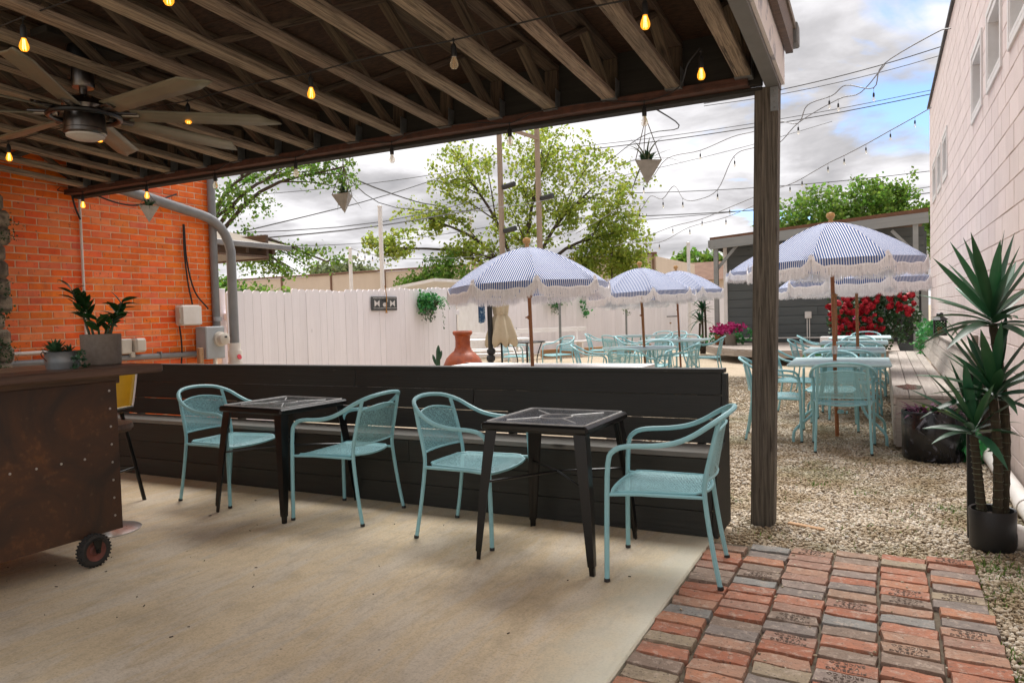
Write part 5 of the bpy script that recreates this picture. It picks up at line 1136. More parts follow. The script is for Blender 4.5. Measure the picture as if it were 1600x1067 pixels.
for k in range(8):
    b_ = put('blade', blm, fan, (0, 0, .02), (0, 0, D(-4 + 45 * k))); md = b_.modifiers.new('thickness', 'SOLIDIFY'); md.thickness = .008
    put('blade_arm', arm, b_)
# ------------------------------------------------------------ string lights
SOCK = MB().lathe([(.006, .0), (.012, -.008), (.016, -.02), (.017, -.06), (.0155, -.075), (.0001, -.075)], 12).mesh('socket', 'black_plastic')
gp = [(.011, -.072), (.013, -.082), (.021, -.103), (.0245, -.117), (.0235, -.13), (.0155, -.142), (.0001, -.146)]
GL = {k: MB().lathe(gp, 14).mesh('bulb_glass', 'bulb_lit' if k else 'bulb_clear') for k in (0, 1)}
def fil(k):
    mb = MB()
    for i in range(4): a_ = i * 1.57; mb.tube([(.004 * math.cos(a_), .004 * math.sin(a_), -.08), (.008 * math.cos(a_), .008 * math.sin(a_), -.135)], .0013, 4)
    return mb.mesh('filament', 'filament' if k else 'filament_off')
FL = {k: fil(k) for k in (0, 1)}
DW = {}
def bulb_at(parent, p, lit, drop, sc, detail, mat):
    b_ = node('bulb', parent, p); q = (0, 0, -drop)
    k = (drop, sc, mat)
    if k not in DW: DW[k] = MB().tube([(0, 0, .012), (0, 0, -drop - .01)], .0028 * sc, 5).ball((0, 0, 0), .009 * sc, 6, 4).mesh('drop_wire', mat)
    put('drop_wire', DW[k], b_)
    sc = sc * .88
    for nm, me_ in (('socket', SOCK), ('bulb_glass', GL[lit])) + ((('filament', FL[lit]),) if detail else ()):
        o = put(nm, me_, b_, q); o.scale = (sc,) * 3
def string(label, pts, bulbs, drop, r=.004, sc=1.0, mat='cable', det=True, sag=.0):
    B = Vector(pts[0]); t_ = thing('string_light', label, 'string light', tuple(B), 0, 'strings of round light bulbs')
    P = [Vector(p) - B for p in pts]; MB().tube(catmull(P, 5), r, 6).obj('cable', mat, t_)
    for p, lit in bulbs: bulb_at(t_, Vector(p) - B, lit, drop, sc, det, mat)
    return t_
zz2 = 2.680
bx_ = [-5.79, -4.73, -3.86, -2.86, -1.92, -.93]
pts = [(-7.1, 3.3, 2.70)]
for x0, x1 in zip(bx_, bx_[1:] + [-.62]): pts += [(x0, 3.22, zz2 - .012), ((x0 + x1) / 2 - .15, 3.22, zz2 - .004), ((x0 + x1) / 2 + .15, 3.22, zz2 - .002)]
string('string of amber bulbs under the trusses running behind the fan', pts, [((x, 3.22, zz2 - .012), 0 if i == 4 else 1) for i, x in enumerate(bx_)], .016)
pts = [(-5.6, 2.05, 2.76), (-4.6, 2.1, 2.725)] + [(x, 2.13, 2.765) for x in (-3.66, -3.1, -2.64, -1.9, -1.2, -.62)]
string('amber bulb string nearest the camera at the upper left', pts, [((-3.66, 2.13, 2.762), 1), ((-2.64, 2.13, 2.762), 1), ((-1.7, 2.13, 2.762), 1)], .03)
eb = [(-6.82, 1), (-5.90, 1), (-5.03, 0), (-4.13, 0), (-3.20, 0), (-2.23, 0), (-1.30, 0)]
pts = [(-7.1, 4.40, 2.63)]
for (x, l_) in eb: pts += [(x - .3, 4.40, 2.60), (x, 4.44, 2.565), (x + .22, 4.40, 2.598)]
pts += [(-.95, 4.1, 2.63), (-.86, 4.0, 2.67)]
string('string of bulbs along the eave above the dark bench', pts, [((x, 4.44, 2.565), l_) for x, l_ in eb] + [((-.86, 4.02, 2.66), 1)], .025)
def P3(px, py, d):  return tuple(CAM + RX * 0 + (Vector((RX.x, RX.y, RX.z)) * (px - 800) / FPX + RY * (py - 533.5) / FPX + RF) * d)
# outdoor strings of bulbs and overhead wires
string('strand of bulbs from the pink block wall running behind the post', [(0.77,10.63,4.64),(0.62,10.9,4.7),(0.03,11.94,4.71),(-0.1,12.21,4.47),(-0.48,12.47,4.64),(-0.69,12.69,4.57),(-1.08,13.06,4.57),(-1.26,13.41,4.38),(-1.65,13.89,4.57),(-2.03,13.92,4.46),(-2.5,14.35,4.51),(-3.21,14.78,4.42),(-3.98,15.17,4.42),(-4.6,15.74,4.08),(-5.48,16.43,4.5),(-6.15,17.21,4.57),(-7.73,18.08,4.34),(-11.12,18.04,4.2)], [(p, 0) for p in [(-0.1,12.2,4.46),(-0.73,12.68,4.56),(-1.26,13.41,4.38),(-3.21,14.78,4.42),(-4.65,15.71,4.04),(-7.5,17.98,4.37)]], 0.06, 0.008, 1.0, 'grey_cable', False)
string('looping strand of bulbs dipping in front of the pale clouds left of the post', [(0.05,12.07,4.74),(-0.28,12.56,4.52),(-0.61,12.85,4.54),(-1.27,13.63,4.44),(-1.7,14.3,4.26),(-2.15,14.52,4.29),(-2.56,14.76,4.22),(-2.97,15.2,3.68),(-3.42,15.42,3.55),(-3.75,15.59,3.62),(-4.03,15.91,3.97),(-4.34,16.08,3.74),(-4.69,16.36,3.87),(-5.03,16.62,3.61),(-5.44,16.98,3.82),(-7.1,17.8,3.33)], [(p, 0) for p in [(-0.61,12.85,4.54),(-2.55,14.77,4.2),(-2.97,15.2,3.66),(-3.77,15.58,3.62),(-4.33,16.09,3.73),(-5.03,16.62,3.59)]], 0.06, 0.008, 1.0, 'grey_cable', False)
string('long straight strand of bulbs reaching the far end of the block wall', [(0.79,15.14,4.74),(0.55,15.58,4.71),(0.15,15.93,4.59),(-0.28,16.27,4.45),(-0.69,16.62,4.34),(-1.03,17.0,4.28),(-1.56,17.28,4.07),(-1.83,17.48,4.0),(-2.37,17.99,3.96),(-3.35,18.61,3.76),(-4.09,18.9,3.57),(-4.96,19.35,3.49),(-5.77,19.6,3.3),(-6.87,20.16,3.15)], [(p, 0) for p in [(0.55,15.58,4.71),(0.15,15.93,4.59),(-0.28,16.27,4.45),(-0.69,16.62,4.34),(-1.02,17.01,4.28),(-1.56,17.28,4.07),(-1.83,17.48,4.0),(-3.35,18.61,3.76),(-4.09,18.9,3.57),(-4.96,19.35,3.49),(-5.77,19.6,3.3)]], 0.06, 0.009, 1.0, 'grey_cable', False)
string('short low strand of bulbs just above the shed roof on the left', [(-2.37,17.98,3.78),(-3.53,19.07,3.58),(-4.58,19.65,3.47),(-5.58,20.25,3.18),(-6.69,20.81,3.28)], [(p, 0) for p in [(-3.53,19.07,3.58),(-4.58,19.65,3.47),(-5.58,20.25,3.18)]], 0.06, 0.008, 1.1, 'grey_cable', False)
string('far strand of tiny bulbs between the white steel posts and the big tree', [(-14.26,17.53,3.4),(-14.7,18.43,3.41),(-14.91,19.45,3.37),(-15.0,20.52,3.35),(-15.0,21.65,3.35),(-13.04,23.77,3.51),(-10.09,25.31,4.31)], [(p, 0) for p in [(-14.72,18.43,3.41),(-14.9,19.01,3.38),(-14.93,19.44,3.37),(-15.18,20.43,3.36),(-15.08,20.48,3.33),(-14.59,21.85,3.33),(-13.63,22.91,3.45)]], 0.07, 0.01, 1.3, 'grey_cable', False)
WIRES = [([(-6.92, 32.78, 10.25), (2.9, 35.59, 11.97)], 'upper of two dark lines above the long bulb strand at upper right'), ([(-6.92, 32.77, 10.14), (2.89, 35.58, 11.6)], 'lower of two dark lines above the long bulb strand at upper right'), ([(-13.2, 31.77, 8.92), (2.57, 37.62, 10.68)], 'upper of the paired thin lines running left across the pale clouds behind the post'), ([(-13.2, 31.76, 8.74), (2.57, 37.61, 10.51)], 'lower of the paired thin lines running left across the pale clouds behind the post'), ([(-11.2, 28.19, 6.15), (2.66, 33.0, 6.41)], 'thick dark line passing just above the right tree'), ([(-12.95, 29.5, 5.13), (2.85, 35.33, 6.17)], 'dark line low behind the right tree and post'), ([(-12.32, 30.96, 5.56), (2.94, 36.49, 6.04)], 'lowest dark line ending at the block wall above the shed roof'), ([(-10.91, 10.24, 3.01), (-15.85, 30.42, 8.83)], 'rising dark line over the brick porch roof toward the poles'), ([(-16.83, 13.99, 3.68), (-13.36, 18.02, 4.18), (-15.6, 30.47, 6.98)], 'dark line sagging past the taller white steel post'), ([(-15.59, 14.62, 3.52), (-13.37, 18.02, 4.07), (-15.61, 30.45, 6.44)], 'second dark line sagging below it past the white steel post'), ([(-25.24, 21.06, 6.41), (-15.86, 30.4, 8.32)], 'pale high line crossing behind the middle hanging planter'), ([(-26.65, 27.01, 4.96), (-15.88, 30.26, 5.44)], 'low dark line just above the beige warehouse'), ([(-9.59, 10.97, 4.46), (-11.49, 14.51, 4.67), (-14.77, 21.84, 5.38), (-16.11, 25.67, 5.8)], 'cable sagging from the eave behind the middle hanging planter'), ([(-10.71, 12.65, 4.6), (-15.39, 21.53, 5.18), (-15.88, 30.29, 6.09)], 'thin line slanting from the eave down to the utility poles'), ([(-14.28, 31.14, 6.93), (-2.41, 44.09, 11.32)], 'steep line rising right of the utility poles')]
tag(MB().tube(catmull([(-5.81, 16.27, 4.63), (-3.53, 11.79, 4.12), (-2.23, 9.06, 3.51), (-1.43, 4.94, 2.7)], 5), .007, 5).obj('cable', 'cable'), 'bare dark cable slung from the patio eave toward the big tree', 'cable')
for i, (w_, lb) in enumerate(WIRES):
    if len(w_) == 2: a_, b_ = Vector(w_[0]), Vector(w_[1]); w_ = [a_.lerp(b_, t) - Vector((0, 0, .25 * 4 * t * (1 - t))) for t in (0, .25, .5, .75, 1)]
    tag(MB().tube(catmull(w_, 4), .014 if i % 3 else .02, 5, cap=False).obj('power_line', 'wire'), lb, 'power line', 'overhead lines')
# ------------------------------------------------------------ hanging planters
def hang_planter(x, y, z, rz, label, top, spread):
    t_ = thing('hanging_planter', label, 'hanging planter', (x, y, z), D(rz), 'concrete pyramid planters on cords')
    R3 = [(math.cos(a_), math.sin(a_)) for a_ in (D(90), D(210), D(330))]; ro, ri = .105, .092
    mb = MB(); vs = [(ro * c_, ro * s_, 0) for c_, s_ in R3] + [(0, 0, -.155)] + [(ri * c_, ri * s_, 0) for c_, s_ in R3] + [(0, 0, -.135)]
    mb.add(vs, [(0, 1, 3), (1, 2, 3), (2, 0, 3), (4, 7, 5), (5, 7, 6), (6, 7, 4), (0, 4, 5, 1), (1, 5, 6, 2), (2, 6, 4, 0)]); mb.obj('pot', 'planter_concrete', t_, smooth=0)
    h = top - z
    for c_, s_ in R3: MB().tube([(ro * .93 * c_, ro * .93 * s_, -.002), (0, 0, h - .05)], .003, 5).obj('cord', 'cord', t_)
    MB().tube([(0, 0, h - .05), (0, 0, h)], .004, 5).obj('hook', 'galv', t_)
    lm = [blade('leaf', 'airplant', .15 * spread, .006, c_, 6, .3) for c_ in (.2, .9, 1.5)] + [blade('leaf', 'succulent', .085, .013, c_, 5, .3) for c_ in (.0, .3)]
    r_ = random.Random(rz)
    for k in range(30):
        a_ = r_.uniform(0, 6.28); el = r_.uniform(.35, 1.45); i = r_.randrange(3) if k < 16 else 3 + r_.randrange(2)
        put('leaf', lm[i], t_, (r_.uniform(-.03, .03), r_.uniform(-.03, .03), -.005), aim((math.cos(a_) * math.cos(el), math.sin(a_) * math.cos(el), math.sin(el))))
    return t_
hang_planter(-1.385, 4.76, 2.265, 150, 'concrete pyramid planter with spidery air plant hanging nearest the post', 2.60, 1.35)
hang_planter(-3.92, 4.76, 2.30, 118, 'concrete pyramid planter with spiky green tuft hanging in the middle of the eave', 2.60, .75)
hang_planter(-6.31, 4.76, 2.42, 60, 'concrete pyramid planter hanging in front of the orange brick wall', 2.60, .6)
# ------------------------------------------------------------ weathered bench along the block wall
rbn = thing('plank_bench', 'long weathered grey plank bench with sloped back along the block wall', 'bench', (.33, 10.7, 0))
Y0, Y1 = 7.36, 14.15; LN = Y1 - Y0
def rp(name, d, x, y, z, ry=0): return plank(name, 'bench_grey', d, rbn, (x - .33, y - 10.7, z), (ry, 0, D(90)), .005)
cutsY = [Y0, 9.7, 12.0, Y1]
for i, x in enumerate((.135, .265, .395, .51)):
    w_ = .125 if i < 3 else .098
    cs = [Y0] + [9.2 + i * .6, 11.7 + (i % 2) * .5] + [Y1]
    for a_, b_ in zip(cs, cs[1:]): rp('seat_board', (b_ - a_ - .005, w_, .035), x, (a_ + b_) / 2, .45)
for z in (.07, .19, .31, .405): rp('front_board', (LN, .024, .112 if z < .4 else .06), .085, (Y0 + Y1) / 2, z)
for k in range(3):
    t = .06 + k * .105; rp('back_board', (LN, .024, .118), .575 + (t + .0) * .42, (Y0 + Y1) / 2, .47 + .055 + k * .112, rad(22))
rp('top_board', (LN, .17, .03), .76, (Y0 + Y1) / 2, .815)
MB().prism([(.09, 0), (.72, 0), (.72, .79), (.66, .79), (.555, .43), (.09, .43)], -.012, .012, Matrix(((1, 0, 0, -.33), (0, 0, 1, Y0 - 10.7 + .02), (0, 1, 0, 0), (0, 0, 0, 1)))).obj('end_panel', 'bench_grey', rbn, smooth=0)
pud = MB().prism([(.02 + .10 * math.cos(i * .42) * (1 + .3 * math.sin(i * 2)), .26 * math.sin(i * .42) * (1 + .2 * math.cos(i * 3))) for i in range(15)], 0, .002)
tag(pud.obj('water_puddle', 'wet_wood', None, (.20, 8.05, .469), smooth=0), 'small puddle of rain water on the weathered bench seat', 'puddle')
for (x, y, hh, lb) in ((.80, 8.45, .98, 'weathered wooden stake behind the bench near the sword leaf plant'), (.80, 6.75, .84, 'second wooden stake against the block wall, nearer the camera')):
    s_ = thing('wooden_stake', lb, 'stake', (x, y, Gz)); MB().box((0, 0, hh / 2), (.05, .1, hh), .006).obj('stake', 'old_wood', s_, smooth=0)
lan = thing('lantern', 'dark metal lattice lantern standing on the end of the bench back', 'lantern', (.69, 11.6, .832))
lb_ = MB().box((0, 0, .012), (.155, .155, .024), .003).box((0, 0, .20), (.155, .155, .02), .003)
for sx in (-1, 1):
    for sy in (-1, 1): lb_.box((sx * .07, sy * .07, .105), (.014, .014, .19))
lb_.obj('frame', 'black_metal', lan, smooth=0); ltc = MB()
for f_ in range(4):
    R4 = Matrix.Rotation(f_ * math.pi / 2, 4, 'Z')
    for k in range(-3, 4):
        for s in (-1, 1):
            a_, b_ = (k * .04 - .085, .024), (k * .04 + .085, .19)
            x0, x1 = max(-.07, min(.07, a_[0])), max(-.07, min(.07, b_[0])); z0 = .024 + (x0 - a_[0]) / .17 * .166; z1 = .024 + (x1 - a_[0]) / .17 * .166
            if x1 - x0 > .01: ltc.tube([R4 @ Vector((s * x0, .072, z0)), R4 @ Vector((s * x1, .072, z1))], .0045, 4)
ltc.obj('lattice', 'black_metal', lan, smooth=0); MB().lathe([(.11, .21), (.045, .255), (.04, .29), (.05, .295), (.02, .31), (.0001, .31)], 4).obj('roof', 'black_metal', lan, smooth=0); MB().lathe([(.0001, .024), (.035, .024), (.035, .11), (.0001, .112)], 12).obj('candle', 'finial', lan)
mb = MB(); leaves(mb, [(random.uniform(.58, .74), random.uniform(11.9, 13.4), random.uniform(.83, .98)) for _ in range(46)], .05, 10, .05); leaves(mb, [(random.uniform(.50, .58), random.uniform(13.2, 14.2), random.uniform(.4, .9)) for _ in range(30)], .05, 8, .05); lfp = thing('leafy_plant', 'bright green plant spilling over the bench back beside the lantern', 'plant', (.64, 12.6, .83)); struct(raw('foliage', mb, 'fern', lfp, (-.64, -12.6, -.83)), 'stuff')
# ------------------------------------------------------------ marbled planter, purple plant
pp_ = thing('round_planter', 'wide black marbled planter with purple leaves at the near end of the bench', 'planter', (.365, 7.05, Gz))
MB().lathe([(.0001, 0), (.222, 0), (.232, .02), (.238, .40), (.232, .41), (.215, .40), (.21, .34), (.0001, .335)], 44).obj('pot', 'marbled', pp_); MB().lathe([(.0001, .337), (.21, .337)], 20).obj('soil', 'soil', pp_)
PLf = [blade('leaf', 'purple_leaf', .12, .014, c_, 5, .4) for c_ in (.2, .5)]
r_ = random.Random(3)
for k in range(60):
    a_ = r_.uniform(2.2, 5.9) if k < 40 else r_.uniform(0, 6.28); rr = r_.uniform(.02, .2); el = r_.uniform(.1, 1.1); put('leaf', PLf[k % 2], pp_, (rr * math.cos(a_), rr * math.sin(a_), .36 + r_.uniform(0, .05)), aim((math.cos(a_ + r_.uniform(-.8, .8)) * math.cos(el), math.sin(a_) * math.cos(el), math.sin(el))))
mb = MB(); leaves(mb, [(random.uniform(-.05, .16), random.uniform(-.14, .05), .37) for _ in range(12)], .04, 10, .04); raw('ground_leaf', mb, 'leaf_green', pp_)
gf = panel_grid(lambda u, v: ((.30 * (u - .5) + .03 * math.sin(v * 17), .26 * (v - .5) + .03 * math.sin(u * 21), .12 + .07 * math.sin(u * 9 + v * 7) + .05 * math.sin(u * 17 - v * 13) - .6 * (u - .5) ** 2 - .3 * (v - .5) ** 2), (u, v)), 18, 18)
gfo = gf.obj('crumpled_fabric', 'green_fabric', None, (.66, 7.05, Gz + .03)); gfo.scale = (.9, 1.2, 1.15); tag(gfo, 'crumpled bright green sheet lying between the planter and the block wall', 'sheet')
# ------------------------------------------------------------ tall sword leaf plant, black post, white pipes
yu = thing('sword_leaf_plant', 'tall artificial plant with sword leaves on three ringed stems in a black pot', 'potted plant', (.507, 4.57, Gz))
MB().lathe([(.0001, 0), (.100, 0), (.106, .012), (.110, .205), (.107, .212), (.098, .208), (.096, .175), (.0001, .17)], 36).obj('pot', 'black_plastic', yu); MB().lathe([(.0001, .172), (.096, .174)], 20).obj('soil', 'soil', yu)
def stem(a_, b_, bend):
    P = catmull([Vector(a_), (Vector(a_) + Vector(b_)) / 2 + Vector(bend), Vector(b_)], 14); n = len(P); r_ = [.0235 - .004 * i / n + (.0025 if i % 2 else 0) for i in range(n)]
    MB().tube(P, r_, 10).obj('stem', 'yucca_stem', yu); mb = MB()
    for i in range(1, n - 2, 2): p = P[i]; mb.tube([p + Vector((.0255 * math.cos(q * .785), .0255 * math.sin(q * .785), .002 * math.sin(q + i))) for q in range(8)], .0016, 4, closed=True)
    struct(mb.obj('stem_ring', 'airplant', yu), 'stuff'); return P[-1]
YL = [blade('leaf', 'yucca', .44, .028, c_, 8, .35) for c_ in (.02, .10, .22, .38)]
def rosette(c, n, sc, seed, lean=(0, 0)):
    r_ = random.Random(seed)
    for k in range(n):
        t = k / (n - 1); a_ = k * 2.39996 + r_.uniform(-.25, .25); el = 1.42 - 1.32 * t ** .8 + r_.uniform(-.12, .12); i = min(3, max(0, int(t * 3.2 + r_.uniform(-.6, .6))))
        o = put('leaf', YL[i], yu, Vector(c) + Vector((.012 * math.cos(a_), .012 * math.sin(a_), .09 * (1 - t) - .03)), aim((math.cos(a_) * math.cos(el) + lean[0], math.sin(a_) * math.cos(el) + lean[1], math.sin(el)), r_.uniform(-.4, .4)))
        o.scale = (sc * r_.uniform(.8, 1.12) * (.75 + .25 * math.sin(math.pi * min(1, t + .25))),) + (sc * r_.uniform(.85, 1.15),) * 2
stem((-.045, -.005, .16), (-.085, -.03, .60), (-.0, 0, 0)); rosette((-.085, -.03, .63), 24, .82, 4, (-.12, 0))
stem((.02, -.02, .16), (.0, -.04, .80), (.012, 0, 0)); rosette((.0, -.04, .82), 28, .97, 9)
stem((.055, .03, .16), (.01, .04, 1.19), (.03, 0, 0)); rosette((.01, .04, 1.20), 32, 1.0, 17)
bpo = thing('black_post', 'square black post standing right behind the tall sword leaf plant', 'post', (.425, 4.72, Gz)); MB().box((0, 0, .46), (.04, .04, .92), .003).obj('post', 'black_plastic', bpo, smooth=0)
wpn = thing('white_pipe', 'white plastic drain pipe lying along the foot of the block wall', 'pipe', (.77, 6, 0))
MB().tube([(-.005, -2.2, .03), (-.01, 1.25, .03)], .056, 16).obj('pipe', 'white_pvc', wpn)
for y in (-1.6, -.75, .9): MB().tube([(-.006, y, .03), (-.006, y + .13, .03)], .064, 16).obj('coupling', 'white_pvc', wpn)
wp2 = thing('white_pipe', 'short white drain pipe end sticking out beside the black pot', 'pipe', (.66, 4.62, 0)); MB().tube([(.16, .02, .03), (-.02, -.01, .03)], .06, 16).tube([(-.02, -.01, .03), (-.06, -.02, .03)], .068, 16).obj('pipe', 'white_pvc', wp2)
# ------------------------------------------------------------ flowers by the shed, roses, far spiky plant
def flower_pot(label, x, y, z, pot, sc, prof_):
    t_ = thing('flower_pot', label, 'flower pot', (x, y, z)); MB().lathe([(.0001, 0), (.13 * sc, 0), (.17 * sc, .26 * sc), (.16 * sc, .27 * sc), (.0001, .25 * sc)], 16).obj('pot', pot, t_)
    mb = MB(); leaves(mb, [(random.gauss(0, .12) * sc, random.gauss(0, .12) * sc, (.36 + random.uniform(-.04, .12)) * sc) for _ in range(40)], .05, 10, .07); raw('blossom', mb, 'magenta', t_)
    mb = MB(); leaves(mb, [(random.gauss(0, .17) * sc + prof_, random.gauss(0, .12) * sc, random.uniform(.05, .36) * sc) for _ in range(30)], .05, 8, .07); raw('foliage', mb, 'fern', t_)
flower_pot('magenta flowers in a dark pot at the left end of the shed deck', -3.62, 20.0, .30, 'pot_brown', 1.15, .2)
flower_pot('magenta flowers in a clay pot behind the dark flower pot on the deck', -3.95, 20.3, .30, 'terracotta', 1.0, -.1)
flower_pot('magenta flowers in a clay pot on the deck behind the right row of tables', -.75, 19.0, .55, 'terracotta', .9, 0); 
wbx = thing('planter_box', 'white box on the deck carrying a clay flower pot', 'planter box', (-.75, 19.0, .30)); MB().box((0, 0, .12), (1.2, .4, .24), .008).obj('box', 'white_paint', wbx, smooth=0)
flower_pot('magenta flowers low between the chairs of the right row', -.85, 14.6, .18, 'pot_brown', .8, 0)
rs = thing('rose_bush', 'big climbing rose bush covered with red blooms beside the shed door', 'rose bush', (-.2, 16.2, Gz))
for k in range(7): a_ = k * .9; MB().tube(catmull([(.1 * math.cos(a_), .1 * math.sin(a_), 0), (.15 * math.cos(a_), .1 * math.sin(a_), .5), (.5 * math.cos(a_), .2 * math.sin(a_), 1.0 + .05 * k)], 4), .02, 6).obj('stem', 'bark', rs)
mb = MB(); cs = []
while len(cs) < 240:
    p = Vector((random.uniform(-.72, .80), random.uniform(-.35, .35), random.uniform(.42, 1.62)))
    if (p.x / .8) ** 2 + ((p.z - 1.05) / .62) ** 2 < 1: cs.append(p)
leaves(mb, cs, .09, 16, .065); raw('foliage', mb, 'leaf_dark', rs)
rm = MB()
for k in range(26):
    a_ = k * 2.4; el = 1.4 - 1.5 * k / 26; d_ = Vector((math.cos(a_) * math.cos(el), math.sin(a_) * math.cos(el), math.sin(el))); q = d_.orthogonal().normalized() * .03; w_ = d_.cross(q).normalized() * .03; p = d_ * .045 * (.5 + .5 * k / 26); rm.add([p - q - w_, p + q - w_, p + q + w_ + d_ * .02, p - q + w_ + d_ * .02], [(0, 1, 2, 3)])
rmm = bpy.data.meshes.new('rose_bloom'); rmm.from_pydata(rm.v, [], rm.f); rmm.materials.append(M['rose'])
n_ = 0
while n_ < 95:
    p = Vector((random.uniform(-.78, .74), random.uniform(-.5, -.28), random.uniform(.7, 1.62)))
    if (p.x / .85) ** 2 + ((p.z - 1.12) / .6) ** 2 < 1 and (p.x < .25 or p.z > 1.1): o = put('rose_bloom', rmm, rs, p, (random.uniform(0, 6), random.uniform(0, 6), 0)); o.scale = (random.uniform(.6, 1.2),) * 3; n_ += 1
fs_ = thing('sword_leaf_plant', 'distant spiky sword leaf plant standing by the far white fence', 'plant', (-4.72, 21.6, Gz))
for k in range(3): MB().tube(catmull([(.05 * k - .05, 0, 0), (.09 * k - .09, .02, .5), (.07 * k - .07, 0, .9 + .35 * k)], 4), .035, 6).obj('stem', 'yucca_stem', fs_)
YF = [blade('leaf', 'yucca', .42, .034, c_, 4, .35) for c_ in (.1, .4, .7)]
for c, n in (((-.07, 0, .95), 22), ((0, 0, 1.28), 26), ((.07, 0, 1.62), 26)):
    for k in range(n): t = k / n; a_ = k * 2.4; el = 1.4 - 1.6 * t; put('leaf', YF[k % 3], fs_, c, aim((math.cos(a_) * math.cos(el), math.sin(a_) * math.cos(el), math.sin(el))))
lg = MB()
for k in range(14): a_ = k * 2.4; lg.tube([(0, 0, .02), (.3 * math.cos(a_), .3 * math.sin(a_), .38)], [.03, .008], 5)
lg.obj('dry_frond', 'bark', fs_)
# ------------------------------------------------------------ trees
def tree(label, name, trunk, lobes, leaf, n_cl, per, size, cl_r, tr=.22, seed=1, base_z=0, branch_k=5, open_=.55):
    r_ = random.Random(seed); t_ = thing(name, label, 'tree', (trunk[0], trunk[1], -.05)); B = Vector((trunk[0], trunk[1], 0))
    bm_ = MB(); top = Vector((0, 0, trunk[2])); bm_.tube(catmull([(0, 0, 0), (r_.uniform(-.1, .1), 0, trunk[2] * .5), top], 5), [tr * (1 - .45 * i / 10) for i in range(11)], 8)
    cl = []
    vol = [a_ * b_ * c_ for _, (a_, b_, c_) in lobes]; tot = sum(vol)
    for (c, rd), v_ in zip(lobes, vol):
        C = Vector(c) - B; d0 = (C - top); P = catmull([top * .8, top + d0 * .45 + Vector((0, 0, d0.length * .08)), C], 4); n0 = len(P); bm_.tube(P, [tr * .5 * (1 - .75 * i / n0) for i in range(n0)], 6)
        for q in range(branch_k):
            u = Vector((r_.gauss(0, 1), r_.gauss(0, 1), r_.gauss(.2, 1))).normalized(); e_ = C + Vector((u.x * rd[0], u.y * rd[1], u.z * rd[2])) * .85; s_ = P[r_.randrange(n0 // 2, n0)]; Q = catmull([s_, s_.lerp(e_, .5) + Vector((0, 0, .1 * rd[2])), e_], 4); bm_.tube(Q, [tr * .18 * (1 - .8 * i / len(Q)) for i in range(len(Q))], 5)
            for w_ in range(3): f_ = Q[r_.randrange(3, len(Q))]; g_ = f_ + Vector((r_.gauss(0, .3) * rd[0], r_.gauss(0, .3) * rd[1], r_.gauss(.1, .3) * rd[2])); bm_.tube([f_, f_.lerp(g_, .5) + Vector((0, 0, .04)), g_], [tr * .06, tr * .045, tr * .02], 4); cl.append(g_); cl.append(f_.lerp(g_, .6))
            cl += Q[3:]
        for q in range(max(4, int(n_cl * v_ / tot))):
            while True:
                u = Vector((r_.uniform(-1, 1), r_.uniform(-1, 1), r_.uniform(-1, 1)))
                if open_ ** 2 < u.length_squared * 1.0 < 1 or (u.length < 1 and r_.random() < .35): break
            cl.append(C + Vector((u.x * rd[0], u.y * rd[1], u.z * rd[2])))
    bm_.obj('trunk', 'bark', t_); mb = MB(); leaves(mb, cl, cl_r, per, size, .5, droop=.4); raw('crown', mb, leaf, t_); return t_
tree('large spring green tree behind the fence with two tall poles in front', 'shade_tree', (-13.2, 27.1, 2.8),
     [((-15.2, 26.0, 7.2), (1.5, 1.3, 1.3)), ((-12.4, 27.6, 8.0), (2.2, 1.6, 1.15)), ((-16.6, 25.2, 5.4), (1.5, 1.1, .75)), ((-18.0, 24.6, 4.2), (1.2, .9, .8)), ((-10.6, 28.5, 6.4), (2.0, 1.5, 1.6)), ((-12.8, 27.2, 5.4), (2.0, 1.5, 1.5)), ((-9.7, 29, 4.6), (1.6, 1.3, 1.0)), ((-15.0, 26.0, 3.9), (1.5, 1.0, .8))],
     'leaf_spring', 640, 14, .12, .21, .20, 3, open_=.5)
tree('smaller spring green tree at the right edge of the large one', 'shade_tree', (-10.0, 28.9, 2.2), [((-9.9, 28.8, 3.9), (1.3, 1.1, 1.1)), ((-9.3, 29.3, 3.0), (1.0, .9, .9)), ((-11.2, 28.2, 3.1), (1.0, .9, .9))], 'leaf_spring', 240, 14, .11, .24, .10, 5)
tree('bright green tree rising behind the grey shed roof', 'shade_tree', (-1.0, 33.4, 2.6), [((-2.6, 32.6, 5.0), (1.5, 1.3, 1.1)), ((-.7, 33.5, 5.2), (1.7, 1.4, 1.25)), ((.6, 34.2, 5.0), (1.3, 1.2, 1.2)), ((-3.9, 32, 4.2), (1.0, .9, .9)), ((2.0, 34.8, 4.0), (1.2, 1.0, 1.0)), ((-1.0, 33.4, 3.9), (3.0, 1.4, .9))], 'leaf_green', 620, 24, .125, .22, .25, 8, open_=.3)
tree('leafy tree overhanging the patio eave beside the brick building', 'shade_tree', (-11.9, 9.9, 3.0), [((-10.6, 10.5, 4.35), (.75, .7, .42)), ((-9.9, 10.9, 4.3), (.6, .6, .5)), ((-9.2, 11.2, 4.25), (.32, .35, .5)), ((-10.9, 10.3, 3.55), (.75, .6, .5)), ((-10.9, 10.2, 2.6), (.6, .5, .45)), ((-10.1, 10.6, 2.35), (.45, .4, .28)), ((-11.4, 10.1, 4.1), (.6, .5, .5)), ((-9.55, 11.0, 2.45), (.4, .4, .25))], 'leaf_green', 130, 10, .055, .09, .10, 12, open_=.2)
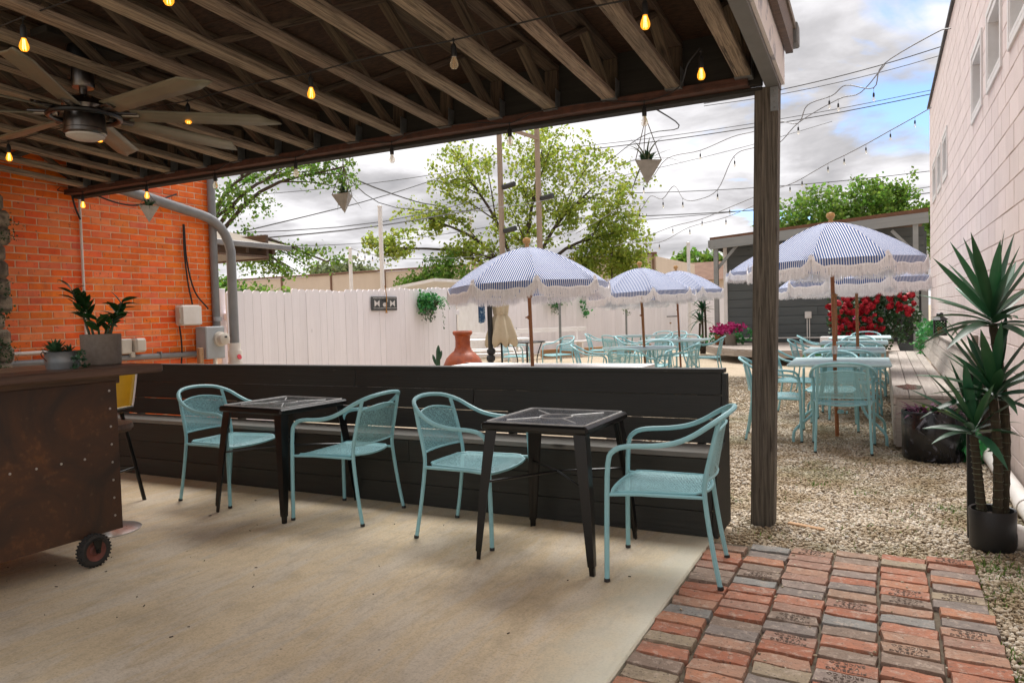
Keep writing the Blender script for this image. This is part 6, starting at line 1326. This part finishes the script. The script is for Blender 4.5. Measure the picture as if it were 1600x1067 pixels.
tree('pale hazy tree far beyond the beige warehouse, left one', 'far_tree', (-31.2, 37, 2.0), [((-31.2, 36.8, 4.0), (1.7, 1.2, 1.0)), ((-29.6, 37.2, 3.7), (1.2, 1, .8))], 'leaf_far', 120, 14, .3, .4, .12, 21)
tree('small green tree low beyond the near fence by the downpipe', 'far_tree', (-22.0, 19.5, 1.2), [((-22.0, 19.5, 2.3), (1.5, 1.0, .8)), ((-20.4, 20.4, 2.1), (1.0, .8, .6))], 'leaf_green', 90, 12, .14, .25, .12, 22)
tree('low green trees beyond the brown roofed house', 'far_tree', (-13.2, 60, 2.5), [((-13.5, 60, 4.6), (2.4, 1.5, 1.3)), ((-17, 60, 4.0), (2.2, 1.5, 1.2))], 'leaf_green', 160, 14, .4, .5, .2, 23)
tree('dense green bush growing up behind the nearest umbrella', 'bush', (-15.2, 25.0, 1.6), [((-15.6, 25.0, 2.9), (1.3, .9, .9)), ((-16.8, 24.6, 2.4), (1.0, .8, .9))], 'leaf_green', 130, 16, .12, .2, .1, 24)
# ------------------------------------------------------------ utility poles
for i, (x, y, h, lb) in enumerate(((-12.52, 24.05, 11.2, 'left of two tall wooden utility poles rising from behind the nearest umbrella'), (-11.30, 24.72, 11.2, 'right of two tall wooden utility poles in front of the big tree'))):
    u_ = thing('utility_pole', lb, 'utility pole', (x, y, 0)); mb = MB().tube([(0, 0, 0), (0, 0, h)], [.115, .09], 12); me_ = mb.mesh('pole', 'utility_wood'); me_.transform(Matrix.Rotation(D(90), 4, 'Y')); put('pole', me_, u_, (0, 0, 0), (0, D(-90), 0))
    for z, a_ in (((4.35, .6), (5.95, 1.2)) if i == 0 else ((5.5, .4),)): MB().tube([(.12, .0, z), (.62, -.1, z + .06)], .1, 8).obj('lamp_head', 'black_plastic', u_)
ab = thing('cross_arm', 'slanting wooden arm braced between the two utility poles', 'cross arm', (-11.9, 24.3, 7.95)); between('arm', 'utility_wood', (-.72, -.42, .28), (.72, .35, -.28), .1, .12, ab)
yu_dark = None
print('OBJECTS', len(bpy.data.objects), 'TRIS', sum(len(p.vertices) - 2 for o in bpy.data.objects if o.type == 'MESH' for p in ()) )
